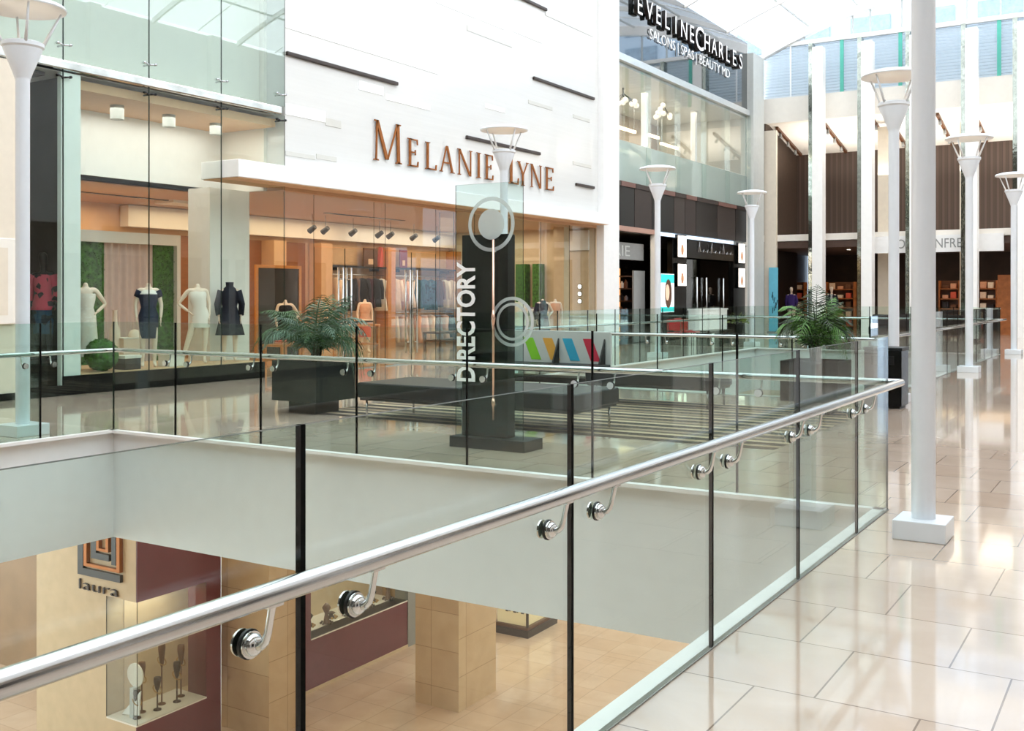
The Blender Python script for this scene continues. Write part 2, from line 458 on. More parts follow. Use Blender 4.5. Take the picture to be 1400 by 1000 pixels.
guardrail('glass guardrail along the left side of the front opening beside the left lamp post', (XL, -3.9), (XL, Y1), [jl+3.9-1.3*k for k in range(7)], (-1, 0), (0, .082))
guardrail('glass guardrail along the near edge of the second opening, behind the benches', (XL, Y2), (XR2, Y2), [1.11*k for k in range(1, 6)], (0, -1), (.082, .082))
guardrail('glass guardrail along the left side of the second opening, below the salon', (XL, Y2), (XL, Y3), [1.31*k for k in range(1, 11)], (-1, 0), (.082, .082), br=False)
guardrail('glass guardrail along the right side of the second opening, beside the row of lamp posts', (XR2, Y2), (XR2, Y3), [1.31*k for k in range(1, 11)], (1, 0), (.082, .5), br=False)
guardrail('glass guardrail along the far end of the second opening, before the department store', (XL, Y3), (XR2, Y3), [1.11*k for k in range(1, 6)], (0, 1), (.082, .082), br=False)

# ------------------------------------------------------------------ lamp posts
def lamp_post(label, x, y, r=.075, hb=.2):
    t = thing('lamp_post', label, 'lamp post', (x, y, 0), 'white torch lamp posts')
    MB().box(x-hb, x+hb, y-hb, y+hb, 0, .125).build('base', M_pole, t, bevel=.006)
    m = MB(); m.lathe((x,y,0), [(r,.125),(r,3.95),(.085,4.0)], 28); m.build('pole', M_pole, t, smooth=True, autosmooth=.7)
    m = MB(); m.lathe((x,y,0), [(.083,3.98),(.11,4.06),(.205,4.30),(.205,4.31),(.19,4.31),(.09,4.10)], 28); m.build('funnel', M_pole, t, smooth=True, autosmooth=.7)
    m = MB(); m.lathe((x,y,0), [(.205,4.31),(.225,4.33),(.225,4.37),(.20,4.385),(.17,4.37),(.17,4.31)], 28); m.build('collar', M_pole, t, smooth=True, autosmooth=.7)
    m = MB(); m.lathe((x,y,0), [(.165,4.315),(.165,4.35),(.12,4.365)], 20); m.build('uplight', M_warm, t)
    for k in range(4):
        a = PI/4+.35+k*PI/2; c, s = math.cos(a), math.sin(a)
        m = MB(); m.tube([(x+c*.2,y+s*.2,4.345),(x+c*.40,y+s*.40,4.75)], [.02, .012], 8); m.build('arm', M_pole, t, smooth=True)
    m = MB(); m.lathe((x,y,0), [(.02,4.86),(.30,4.835),(.44,4.80),(.462,4.765),(.455,4.75),(.40,4.762),(.25,4.80),(.02,4.815)], 36)
    m.build('reflector_dish', M_pole, t, smooth=True, autosmooth=.9)
    return t
def onX(px, X): return atX(px, 405, X)
XA = -10.8
lamp_post('white lamp post at the left edge beside the corner of the front opening', onX(31, XA).x, onX(31, XA).y)
lamp_post('white lamp post standing behind the glass directory sign', XA, onX(689, XA).y)
lamp_post('white lamp post in front of the dark salon front', XA, onX(899, XA).y)
lamp_post('white lamp post before the grey column at the end of the salon', XA, onX(1028, XA).y)
bp = Vector((-1.29, 7.12, 0))
lamp_post('tall white post with square base just right of the near guardrail corner', bp.x, bp.y, .074, .16)
XB = -3.3
for px, lb in ((1222, 'white lamp post behind the black litter bin'), (1325, 'white lamp post second behind the tall white post, right of it'), (1386, 'white lamp post at the right edge, farthest of its row')):
    lamp_post(lb, XB, onX(px, XB).y)

# ------------------------------------------------------------------ directory totem
Yd = 8.95
p0, p1 = atY(625, 612, Yd), atY(717, 620, Yd)
t = thing('directory_sign', 'tall black directory sign behind a clear glass sheet, white letters running upward', 'sign', ((p0.x+p1.x)/2, Yd, 0))
xa, xb = p0.x, p1.x; xm = atY(692, 400, Yd).x
MB().box(xa-.03, xb+.06, Yd-.10, Yd+.26, 0, .11).build('base', M_char, t, bevel=.006)
MB().box(xa+.04, xm, Yd+.03, Yd+.17, .11, atY(650, 321, Yd).z).build('body', mat('blue_black_gloss', '#060c11', .2, var=.08, spec=.3), t, bevel=.004)
zt = atY(670, 251, Yd).z
MB().box(xa, xb, Yd-.03, Yd-.018, .112, zt, 0, {'-x':1,'+x':1,'+z':1,'-z':1}).build('glass_sheet', [glass('directory_glass', (.86,.93,.91), .02), M_gedge], t)
lx0 = atY(651, 440, Yd).x; zb = atY(640, 523, Yd).z; ztp = atY(640, 360, Yd).z
lettering('DIRECTORY', (lx0, Yd-.032, zb), (0,0,1), (-1,0,0), ztp-zb, lx0-atY(628,440,Yd).x, .002, mat('white_letter','#ffffff',.5,var=.01), t, off=.025)
def ring(m, c, r0, r1, y, n=48):
    o = [Vector((c.x+r1*math.cos(2*PI*k/n), y, c.z+r1*math.sin(2*PI*k/n))) for k in range(n)]
    i = [Vector((c.x+r0*math.cos(2*PI*k/n), y, c.z+r0*math.sin(2*PI*k/n))) for k in range(n)]
    vs = o+i+[v+Vector((0,.003,0)) for v in o+i]
    fs = [(k,(k+1)%n,n+(k+1)%n,n+k) for k in range(n)]+[(2*n+(k+1)%n,2*n+k,3*n+k,3*n+(k+1)%n) for k in range(n)]
    fs += [(k,2*n+k,2*n+(k+1)%n,(k+1)%n) for k in range(n)]+[(n+k,n+(k+1)%n,3*n+(k+1)%n,3*n+k) for k in range(n)]
    m.add(vs, fs)
m = MB(); c = atY(674, 307, Yd); k1 = c-atY(706, 307, Yd); R = abs(k1.x)
M_etch = glass('etched_glass', (.9,.93,.92), .04, haze=.55, hazecol=(.8,.83,.82))
ring(m, c, R*.86, R, Yd-.036); m.build('etched_ring', M_etch, t); m = MB(); ring(m, c, .002, R*.56, Yd-.036); m.build('etched_disc', M_etch, t)
c2 = atY(703, 440, Yd)
for r0_, r1_ in ((.78,.9),(.58,.68)):
    m = MB(); ring(m, c2, R*r0_, R*r1_, Yd-.036); m.build('etched_ring', M_etch, t)
# slim steel stay with a clamp near its foot
xs_ = atY(679, 450, Yd).x; m = MB()
m.tube([(xs_,Yd-.06,.3),(xs_,Yd-.06,2.12)], .013, 10)
m.tube([(xs_,Yd-.06,.42),(xs_,Yd-.06,.47),(xs_,Yd-.06,.52)], [.014,.024,.014], 10)
m.tube([(xs_,Yd-.06,1.25),(xs_,Yd-.06,1.33),(xs_,Yd-.06,1.41)], [.014,.022,.014], 10)
m.build('support_rod', mat('rose_steel','#f0c4ae',.25,metal=.8,var=.05), t, smooth=True)
for z in (.45, 2.0):
    MB().tube([(xs_,Yd-.062,z),(xs_,Yd+.05,z)], .012, 8).build('rod_clamp', M_chrome, t, smooth=True)

# ------------------------------------------------------------------ litter bin, planters, benches, rug
b0 = atZ(1185, 552, 0); b1 = atZ(1217, 552, 0)
bx, by = -3.5, 15.0
t = thing('litter_bin', 'tall black litter bin at the end of the second guardrail', 'bin', (bx+.24, by+.22, 0))
MB().box(bx, bx+.5, by, by+.45, .03, .80).build('body', M_blk, t, bevel=.008)
MB().box(bx-.01, bx+.51, by-.01, by+.46, .80, .84).build('lid', M_char, t, bevel=.006)
MB().box(bx+.1, bx+.4, by-.012, by+.0, .60, .72).build('opening', M_black, t)
MB().box(bx+.03, bx+.47, by+.03, by+.42, 0, .03).build('plinth', M_black, t)

M_leaf = mat('palm_green', '#35592c', .5, var=.35, scale=3)
M_leaf2 = mat('palm_grey_green', '#5d7a66', .5, var=.3, scale=3)
M_stem = mat('palm_stem', '#41402a', .7, var=.3)
M_soil = mat('dark_soil', '#1c1611', .95, var=.4, scale=60, bump=.5)
def frond_mesh(length, droop, rnd, width=.16, xf=1.):
    m = MB(); n = 12; pts = []
    for i in range(n+1):
        s = i/n
        pts.append(Vector((xf*length*(s*.62+.30*s*s), 0, length*(.98*s-droop*s*s*s))))
    m.tube(pts, [.011*(1-.75*i/n) for i in range(n+1)], 5)
    for i in range(2, n+1):
        for q in (0, .5):
            s = min(1, (i-q)/n); p = pts[i-1].lerp(pts[i], 1-q)
            tdir = (pts[i]-pts[i-1]).normalized()
            ll = width*2.0*math.sin(PI*min(.97, .18+.8*s))*(.85+.3*rnd.random())
            for sg in (-1, 1):
                side = Vector((0, sg, 0))
                dr = (side*.85+tdir*.75+Vector((0,0,-.28-.3*rnd.random()))).normalized()
                w = .0085
                up = tdir*w
                tip = p+dr*ll+Vector((0,0,-.25*ll*ll/.3))
                mid = p+dr*ll*.5+Vector((0,0,.015))
                m.add([p-up*.5, p+up*.5, mid+up, tip, mid-up], [(0,1,2,4),(4,2,3)], 0)
    return m
def palm(label, x0, x1, y0, y1, zt, nf, H, seed, spread=.75, lm=None, xf=1., zf=0.):
    rnd = random.Random(seed)
    cx, cy = (x0+x1)/2, (y0+y1)/2
    t = thing('potted_palm', label, 'plant', (cx, cy, 0), 'palms in black planters')
    m = MB(); w = .022
    m.box(x0, x1, y0, y0+w, .17, zt); m.box(x0, x1, y1-w, y1, .17, zt)
    m.box(x0, x0+w, y0+w, y1-w, .17, zt); m.box(x1-w, x1, y0+w, y1-w, .17, zt); m.box(x0+w, x1-w, y0+w, y1-w, .17, .2)
    m.build('planter_box', M_char, t)
    dx, dy = (x1-x0)*.2, (y1-y0)*.2
    MB().box(x0+dx, x1-dx, y0+dy, y1-dy, zf, .17).build('plinth', M_blk, t)
    m = MB(); K = 8; vs = []
    for i in range(K+1):
        for j in range(K+1):
            vs.append((x0+w+(x1-x0-2*w)*i/K, y0+w+(y1-y0-2*w)*j/K, zt-.05+rnd.uniform(-.012,.02)))
    m.add(vs, [(i*(K+1)+j,(i+1)*(K+1)+j,(i+1)*(K+1)+j+1,i*(K+1)+j+1) for i in range(K) for j in range(K)]); m.build('soil', M_soil, t)
    for k in range(7):
        a = rnd.uniform(0, 2*PI); r = rnd.uniform(.02, .09)
        m = MB(); m.tube([(cx+r*math.cos(a),cy+r*math.sin(a),zt-.06),(cx+1.6*r*math.cos(a),cy+1.6*r*math.sin(a),zt+.14),(cx+2.2*r*math.cos(a),cy+2.2*r*math.sin(a),zt+.3)], [.022,.017,.012], 6)
        m.build('stem', M_stem, t, smooth=True)
    for k in range(nf):
        a = 2*PI*k/nf*2.4+rnd.uniform(-.3,.3); steep = k/nf
        L = H*(.75+.3*rnd.random()); fm = frond_mesh(L, .25+.75*(1-steep)*rnd.uniform(.7,1.2), rnd, .17, xf)
        tilt = (1-steep)*spread-.30
        R = Matrix.Rotation(a, 4, 'Z') @ Matrix.Rotation(tilt, 4, 'Y')
        fm.v = [Vector((cx,cy,zt+.05))+(R @ v) for v in fm.v]
        fm.build('frond', (lm or [M_leaf, M_leaf2])[k % 2], t)
    return t
palm('bushy palm in a square black planter in front of the clothing store', -10.02, -9.24, 10.16, 10.93, .70, 30, 1.08, 3, .7, xf=.75)
palm('palm with spreading fronds in a black planter before the second opening', -4.25, -3.50, 13.6, 14.3, .70, 20, 1.18, 11, .42, xf=.55, zf=.0032, lm=[mat('palm_bright', '#4f7a34', .5, var=.35, scale=3), mat('palm_dark', '#2a3d22', .5, var=.3)])

def bench(label, x0, x1, y0, y1, z0=.265, z1=.475, legs=3):
    t = thing('upholstered_bench', label, 'bench', ((x0+x1)/2, (y0+y1)/2, 0), 'black leather benches')
    n = max(1, round((x1-x0)/1.55))
    for k in range(n):
        a = x0+(x1-x0)*k/n; b = x0+(x1-x0)*(k+1)/n
        MB().box(a+.003, b-.003, y0, y1, z0+.02, z1).build('seat_cushion', M_leather, t, bevel=.025, seg=3)
    MB().box(x0+.03, x1-.03, y0+.03, y1-.03, z0-.01, z0+.02).build('seat_frame', M_black, t)
    for i in range(legs):
        lx = x0+.10+(x1-x0-.2)*i/(legs-1)
        for ly in (y0+.08, y1-.08):
            MB().tube([(lx,ly,.0032),(lx,ly,z0)], .014, 10).build('leg', M_steel, t, smooth=True)
    return t
bench('long wide black leather bench passing behind the directory sign', -8.5, -5.42, 10.08, 11.2)
bench('black leather bench at the back of the striped rug near the second guardrail', -7.1, -5.15, 13.5, 14.3, legs=2)
# white display bench with coloured bands
t = thing('display_bench', 'black bench with white back panel of slanted coloured bands', 'bench', (-8.1, 14.8, 0))
xa, xb = -9.4, -7.42; yb = 15.0
MB().box(xa, xb, yb, yb+.05, .30, .98).build('back_panel', M_ltgray, t, bevel=.01)
MB().box(xa, xb, yb-.55, yb-.002, .40, .46).build('seat', M_leather, t, bevel=.01)
MB().box(xa+.05, xb-.05, yb-.5, yb-.05, .17, .26).build('lower_shelf', M_blk, t, bevel=.008)
for k, (px, cc) in enumerate(((716, '#7ec22c'), (742, '#dba042'), (769, '#2f9ec0'), (797, '#c02a44'))):
    a = atY(px, 470, yb).x; b = atY(px+13, 470, yb).x; sl = atY(px+11, 500, yb).x-a
    m = MB(); m.prism([(a+sl,.50),(b+sl,.50),(b,.86),(a,.86)], (0,yb-.004,0), (1,0,0), (0,0,1), .003)
    o = m.build('colour_band', mat('band_%d' % k, cc, .5, var=.04), t); o['label'] = ['green','orange','blue','red'][k]+' slanted band'
for px in (701, 764, 827):
    x = atY(px, 470, yb).x
    m = MB(); m.prism([(yb-.22,.46),(yb-.01,.46),(yb-.01,.86)], (x-.012,0,0), (0,1,0), (0,0,1), .024); m.build('divider_fin', M_black, t)
for x in (xa+.1, xb-.1):
    for y in (yb-.48, yb-.06):
        MB().box(x-.03, x+.03, y-.03, y+.03, 0, .40).build('leg', M_steel, t)
M_rug = stripe_mat('striped_rug_weave', [(0,'#3d3128'),(.22,'#a08b70'),(.36,'#2d241d'),(.58,'#b5a184'),(.72,'#5a4a3c'),(.86,'#8f7a62')], .86, 'Y', .95)
tag(MB().box(-9.6, -3.3, 10.35, 14.35, .0005, .003).build('striped_rug', M_rug), 'large brown and tan striped rug under the benches', 'rug')
# ------------------------------------------------------------------ figures for the windows
def mannequin(label, pos, rz, larm, rarm, clothes, head=None, hip=0., legs=None, skinm=None, cat='mannequin', group=None, legm=None):
    """local frame: faces -Y, z up, feet at z 0. arms: [elbow, wrist] points (x,y,z)"""
    pos = Vector(pos); t = thing('mannequin' if cat == 'mannequin' else 'person', label, cat, pos, group)
    sm = skinm or M_skin
    h = hip
    J = [(h,0,.90,.115,.09), (h*.6,0,1.03,.095,.075), (0,0,1.18,.115,.085), (0,.005,1.32,.10,.07), (0,.005,1.40,.045,.042), (0,-.005,1.47,.04,.04)]
    E = [(0,1),(1,2),(2,3),(3,4),(4,5)]
    lg = legs or [(-.10,-.10),(.10,.10)]
    for i, (xh, xf) in enumerate(lg):
        b = len(J); kx = h+(xh*.9+ (xf-h)*.45 if legs else xh)
        J += [(h+xh*.85,0,.84,.085), ((h+xh+xf)/2,-.015,.47,.055), (xf,.01,.10,.033), (xf,-.02,.045,.034), (xf*1.1,-.13,.025,.026)]
        E += [(0,b),(b,b+1),(b+1,b+2),(b+2,b+3),(b+3,b+4)]
    for sg, arm in ((-1, larm), (1, rarm)):
        b = len(J)
        e, w = arm
        J += [(sg*.155,.005,1.345,.05), (*e,.036), (*w,.025)]
        E += [(3,b),(b,b+1),(b+1,b+2)]
    if head:
        b = len(J); J += [(0,-.01,1.55,.07,.08), (0,-.015,1.64,.075,.09), (0,-.01,1.70,.045,.055)]
        E += [(5,b),(b,b+1),(b+1,b+2)]
    me = skin(J, E)
    m = MB(); m.v = [pos+v.co for v in me.vertices]; m.f = [tuple(p.vertices) for p in me.polygons]; m.m = [0]*len(m.f)
    bpy.data.meshes.remove(me)
    for sg, arm in ((-1, larm), (1, rarm)):   # hands: palm, four fingers and a thumb
        e, w = Vector(arm[0]), Vector(arm[1]); d = (w-e).normalized(); s = d.cross(Vector((0,1,0)))
        s = s.normalized() if s.length > .1 else Vector((1,0,0)); q = d.cross(s)
        m.tube([pos+w, pos+w+d*.045, pos+w+d*.085], [.024,.032,.03], 8, 0, True, .5)
        for k in range(4):
            o = pos+w+d*.075+q*((k-1.5)*.015)
            m.tube([o, o+d*(.035+.008*(k in (1,2))), o+d*(.06+.012*(k in (1,2)))+s*.012], [.008,.0075,.005], 6)
        o = pos+w+d*.03+q*.024
        m.tube([o, o+d*.025+q*.018, o+d*.055+q*.02], [.009,.008,.006], 6)
    m.build('body', sm, t, smooth=True)
    for nm, mt, rings, sleeves in clothes:
        m = MB(); R = []
        for ri, (z, cx, cy, rx, ry) in enumerate(rings):
            fold = .0 if z > .85 else .04
            R.append([pos+Vector((cx+rx*(1+fold*math.cos(7*a))*math.cos(a), cy+ry*(1+fold*math.cos(7*a+1))*math.sin(a), z)) for a in [2*PI*k/28 for k in range(28)]])
        m.loft(R, 0, False)
        for pts, rs in sleeves: m.tube([pos+Vector(p) for p in pts], rs, 10)
        m.build(nm, mt, t, smooth=True)
    t.rotation_euler = (0,0,rz)
    return t
def dress(h=0., hem=.45, flare=.17, top=1.34, bust=.165, waist=.125):
    r = [(hem,h,0,flare,flare*.75),((hem+.88)/2,h,0,(flare+.17)/2,.125),(.90,h,0,.168,.125),(1.04,h*.6,0,waist,.095),(1.18,0,-.01,bust-.01,.118),(1.28,0,0,bust,.108)]
    if top > 1.3: r.append((top,0,.005,.15,.075))
    return r
AD = lambda sg: [(sg*.215,.01,1.08),(sg*.20,-.05,.85)]     # arm hanging
AH = lambda sg: [(sg*.33,.06,1.10),(sg*.17,-.02,.96)]      # hand on hip

# ------------------------------------------------------------------ clothing store: shell
YS0, YS1 = 10.2, 15.06
BX = -20.0
sbox('floor_shop', tile_mat('shop_floor', '#d9bfa0', '#cdb291', '#a98f71', .6, .6, 0., .12), XW-8, XW-.001, 9.62, 29.5, -.02, .002)
sbox('floor_salon', M_dkbrown, XW-8, XW-.001, 29.5, YE+8, -.02, .002)
# left neighbour
sbox('wall_left_neighbour', M_cream, XW-.3, XW, YB, 9.0, .0, 14.2)
sbox('wall_left_neighbour_2', M_cream, XW-.3, XW, 9.0, 9.62, .0, 5.06)
sbox('baseboard_left', M_blk, XW, XW+.02, YB, 9.62, 0, .11)
sbox('baseboard_window', M_blk, XW-.05, XW+.02, 9.62, 10.2, 0, .16)
t = thing('wall_frame', 'cream framed panel on the wall at the left edge', 'picture frame', (XW+.03, 8.6, 1.2))
a, b = atX(-8, 330, XW), atX(20, 443, XW)
MB().box(XW+.001, XW+.05, a.y, b.y, b.z, a.z+.05).build('frame', M_offw, t, bevel=.012)
MB().box(XW+.05, XW+.056, a.y, b.y-.14, b.z+.13, a.z-.09).build('panel', M_cream, t)
# dark neighbour window with a dressed form
sbox('wall_neighbour_back', mat('neighbour_back', '#3a3733', .6, var=.5, scale=1.2), XW-1.6, XW-1.5, 8.6, 10.46, 0, 5.1)
sbox('wall_neighbour_side', M_dkbrown, XW-1.5, XW-.3, 8.6, 8.7, 0, 5.1)
sbox('wall_neighbour_partition', mat('neighbour_back', '#3a3733'), XW-1.9, XW-.13, 10.46, 10.52, 0, 5.05)
sbox('ceiling_neighbour', M_brown, XW-1.6, XW-.31, 8.7, 10.1, 5.0, 5.05)
tag(MB().box(XW-.012, XW, 9.64, 10.18, .16, 5.05).build('shop_window', M_shopglass), 'narrow tall dark shop window between the left lamp post and the pale pier', 'shop window')
M_flor = mat('floral_cloth', '#b8465a', .8, var=.1)
def patch(name, cols, scale=9):
    m = bpy.data.materials.new(name); m.use_nodes = True; nt = m.node_tree; n = nt.nodes; l = nt.links; b = n['Principled BSDF']
    tc = n.new('ShaderNodeTexCoord'); v = n.new('ShaderNodeTexVoronoi'); v.inputs['Scale'].default_value = scale
    rp = n.new('ShaderNodeValToRGB'); rp.color_ramp.interpolation = 'CONSTANT'; sp = n.new('ShaderNodeSeparateColor')
    e = rp.color_ramp.elements
    for i, c in enumerate(cols):
        x = e[i] if i < len(e) else e.new(0)
        x.position = i/len(cols); x.color = lin(c)
    l.new(tc.outputs['Object'], v.inputs['Vector']); l.new(v.outputs['Color'], sp.inputs[0]); l.new(sp.outputs[0], rp.inputs[0]); l.new(rp.outputs[0], b.inputs['Base Color'])
    b.inputs['Roughness'].default_value = .8
    return m
P_flor = patch('floral_print', ['#c8485a','#1d2433','#e08a5a','#2f6f9a','#15151c','#d65a8a'], 13)
P_spot = patch('spotted_print', ['#eadfd0','#c9b29c','#f1e8dc','#b09a86'], 30)
P_mix = patch('mixed_print', ['#2c4a52','#c8b49a','#7d6a78','#1d2227','#a9b6b0'], 14)
p = atX(64, 480, XW-.55)
mannequin('figure in a colourful floral blouse inside the narrow dark window', (p.x,p.y-.06,.55), .5, AD(-1), AD(1),
  [('blouse', P_flor, dress(0,.78,.19), [([(-.15,0,1.33),(-.225,.01,1.08),(-.21,-.04,.92)],[.07,.06,.06]),([(.15,0,1.33),(.225,.01,1.08),(.21,-.04,.92)],[.07,.06,.06])]),
   ('skirt', patch('sea_print',['#274a66','#7a3b2c','#1a2330','#3f7f8c'],10), [(.4,0,0,.15,.11),(.7,0,0,.165,.12),(.88,0,0,.165,.12)], [])], head=True, skinm=M_dkbrown)
sbox('trim_9', M_blk, p.x-.3, p.x+.3, p.y-.35, p.y+.22, 0.003, .55)

# tall glass bay
sbox('wall_bay_upper', M_offw, XW-.75, XW-.6, 9.0, YS1-.09, 5.26, 13.5)
sbox('ceiling_bay_top', M_offw, XW-1.9, XW-.17, 9.0, YS1-.09, 5.07, 5.25)
sbox('ceiling_bay', M_peach, XW-1.7, XW-.17, 10.53, YS1-.09, 4.85, 5.0)
sbox('wall_bay_pier', mat('pale_green_pier', '#eef3ef', .5, var=.02), XW-.12, XW-.03, YS0-.02, YS0+.33, 0, 5.04)
sbox('wall_bay_fascia', M_white, XW-1.9, XW-1.7, 9.6, YS1+.0, 3.62, 4.85)
sbox('wall_bay_return', M_offw, XW-1.7, XW-.49, YS1-.08, YS1+.0, 3.63, 12.0)
jy = [YS0, 11.83, 13.43, YS1]
g_ = thing('glass_bay', 'tall green glass shop front left of the white wall', 'shop window', (XW, 12.6, 0))
for i in range(3):
    a, b = jy[i]+.006, jy[i+1]-.006
    for z0, z1 in ((.30, 5.06), (5.24, 9.2)):
        MB().box(XW-.012, XW, a, b, z0, z1, 0, {'-y':1,'+y':1}).build('glass_pane', [M_shopglass if z0 < 1 else M_bayglass, M_gedge], g_)
MB().box(XW-.012, XW, 9.02, YS0-.006, 5.24, 9.2, 0, {'-y':1,'+y':1}).build('glass_pane', [M_bayglass, M_gedge], g_)
m = MB(); m.box(XW-.16, XW+.02, 9.02, YS1-.09, 5.07, 5.23); m.build('transom_bar', mat('bright_steel', '#dfe6e6', .1, metal=1., var=.25, scale=2.5), g_, bevel=.03)
for y in jy[:3]+[YS1-.13]:
    for z in (4.95, 5.45, 7.6):
        m = MB()
        for sg in (-1, 1):
            m.tube([(XW+.02,y,z),(XW+.03,y+sg*.11,z+.02)], [.016,.012], 8)
            m.tube([(XW-.0,y+sg*.11,z+.02),(XW+.045,y+sg*.11,z+.02)], .022, 10)
        m.tube([(XW-.14,y,z),(XW+.03,y,z)], .016, 8)
        m.build('spider_fitting', M_steel if z != 4.95 else M_black, g_, smooth=True)
for y in jy[:3]:
    MB().box(XW-.013, XW+.001, y-.007, y+.007, .3, 9.2).build('joint_seal', M_gedge, g_)
# display platform
sbox('trim_10', M_blk, XW-1.9, XW+.02, 10.53, 14.50, 0, .30)
sbox('trim_28', M_blk, XW-.11, XW+.02, YS0, 10.53, 0, .30)
sbox('trim_11', M_peach, XW-1.88, XW-.02, 10.54, 14.48, .3005, .312)
# interior of the store
M_ceil = mat('tan_ceiling','#c39a74',.55,var=.03)
sbox('ceiling_shop', M_ceil, BX-2, XW-1.7, 9.6, 28.45, 3.62, 3.70)
sbox('ceiling_shop_front', M_ceil, XW-1.7, XW-.05, YS1, 28.45, 3.62, 3.70)
sbox('wall_shop_back', M_peach, BX-.2, BX, 9.6, 28.45, 0, 3.62)
sbox('wall_shop_left', M_beige, BX, XW-1.9, 9.5, 9.62, 0, 3.62)
sbox('wall_shop_right', mat('tan_beige_wall', '#cfb999', .55, var=.04), BX, XW-.05, 28.40, 28.5, 0, 3.62)
sbox('trim_12', M_offw, BX+.02, BX+.3, 15.5, 28.35, 3.12, 3.60)
for k, (px, py) in enumerate(((150,292),(215,291),(470,288),(480,297),(530,298))):
    q = atX(px, py, -17.6 if px > 300 else -18.2); tag(MB().box(q.x-.06, q.x+.06, q.y-.7, q.y+.7, 3.605, 3.6195).build('ceiling_slot', M_blk), 'dark ceiling slot in the clothing store, %s from the left' % ['first','second','third','fourth','fifth'][k], 'vent', 'dark slots in the store ceiling')
sbox('trim_13', mat('light_tan_wood','#d8ae80',.5,var=.1,scale=4,stretch=(1,1,10)), BX+.001, BX+.05, 21.9, 28.3, 2.45, 3.0)
sbox('trim_14', mat('red_brown_wood','#8f5a34',.5,var=.15,scale=4,stretch=(1,1,10)), BX+.001, BX+.05, 15.0, 21.5, .1, 3.0)
sbox('wall_shop_pier', M_offw, -15.95, -15.35, atX(287,400,-15.35).y, atX(341,400,-15.35).y, 0, 3.62)
sbox('wall_shop_pier_2', M_peach, BX+.05, BX+.5, 19.85, 20.3, 0, 3.0)
# three cylinder pendants behind the tall glass
for k, (px, py) in enumerate(((160,150),(231,161),(295,172))):
    q = atX(px, py, XW-.85)
    t = thing('pendant_downlight', ['leftmost of three grey cylinder downlights in the tall window','middle of three grey cylinder downlights in the tall window','rightmost of three grey cylinder downlights in the tall window'][k], 'lamp', (q.x,q.y,q.z-.17), 'cylinder downlights in the tall window')
    m = MB(); m.lathe((q.x,q.y,0), [(.10,q.z-.17),(.115,q.z-.17),(.115,q.z+.17),(.02,q.z+.19)], 20); m.build('housing', M_ltgray, t, smooth=True, autosmooth=.7)
    m = MB(); m.lathe((q.x,q.y,0), [(.001,q.z-.165),(.098,q.z-.165)], 20, 0, False); m.build('lens', M_lampw, t)
    MB().tube([(q.x,q.y,q.z+.17),(q.x,q.y,4.85)], .008, 6).build('suspension_rod', M_ltgray, t)
# portal with hedges and sheer curtains
PX = -17.2
a, b = atX(113, 400, PX), atX(247, 400, PX)
t = thing('display_portal', 'white portal frame around sheer curtains and two green hedge panels', 'display frame', (PX,(a.y+b.y)/2,.0))
zt = atX(180, 318, PX).z
MB().box(PX-.35, PX, a.y-.35, b.y, zt-.22, zt).build('header', M_offw, t)
MB().box(PX-.35, PX, b.y-.09, b.y, .003, zt-.22).build('post', M_offw, t)
MB().box(PX-.35, PX, a.y-.35, a.y-.22, .003, zt-.22).build('post', M_offw, t)
M_hedge = mat('boxwood_green', '#3d6b24', .8, var=.6, scale=14, bump=1.)
def hedge(x0, x1, y0, y1, z0, z1, n, seed):
    r = random.Random(seed); m = MB(); m.box(x0, x1-.05, y0, y1, z0, z1)
    for k in range(n):
        p = Vector((x1-.05+r.uniform(0,.03), r.uniform(y0,y1), r.uniform(z0,z1))); s = .035
        d1 = Vector((r.uniform(.2,1),r.uniform(-1,1),r.uniform(-1,1))).normalized()*s; d2 = d1.cross(Vector((r.uniform(-1,1),1,r.uniform(-1,1)))).normalized()*s*.6
        m.add([p-d2*.5,p+d1*.5-d2*.2,p+d1,p+d2*.6], [(0,1,2,3)])
    return m
ya, yb_ = a.y-.22, atX(147, 400, PX).y
hedge(PX-.25, PX-.06, ya, yb_, .01, zt-.22, 900, 1).build('hedge_panel', M_hedge, t)
y2, y3 = atX(215, 400, PX).y, b.y-.09
hedge(PX-.25, PX-.06, y2, y3, .01, zt-.22, 700, 2).build('hedge_panel', M_hedge, t)
M_sheer = mat('sheer_pink_curtain', '#dfc6bd', .8, var=.05)
m = MB(); n = 90; top = []; 
for i in range(n+1):
    s = i/n; y = yb_+(y2-yb_)*s; x = PX-.16+.035*math.sin(s*46)+.015*math.sin(s*17)
    top.append((x,y))
vs = [(x,y,.02) for x,y in top]+[(x,y,zt-.2) for x,y in top]
m.add(vs, [(i,i+1,n+2+i,n+1+i) for i in range(n)]); m.build('curtain', M_sheer, t, smooth=True)
# mannequins on the platform
def mp(px, MX=-15.0): v = atX(px, 405, MX); return (MX, v.y, .312)
mannequin('headless mannequin in a long pale spotted dress beside the pale pier', mp(117,-15.4), 1.1, AD(-1), AH(1),
  [('dress', P_spot, dress(0,.22,.20,1.30), [])])
mannequin('headless mannequin in a navy pencil dress with a white boat neck', mp(203), .95, AD(-1), AD(1),
  [('neckline', M_offw, [(1.27,0,0,.168,.112),(1.325,0,.004,.158,.085),(1.345,0,.005,.13,.07)], []), ('dress', mat('navy_dress','#18213c',.8,var=.1), dress(0,.50,.145,1.27)[:6], [([(-.14,0,1.33),(-.195,.005,1.22)],[.07,.055]),([(.14,0,1.33),(.195,.005,1.22)],[.07,.055])])])
mannequin('headless mannequin in a short white dress, hand on hip and legs apart', mp(270), 1.0, AH(-1), AD(1),
  [('dress', mat('ivory_dress', '#f1e7da', .8, var=.02), dress(.05,.66,.165,1.33), [])], hip=.05, legs=[(-.10,-.26),(.10,.12)])
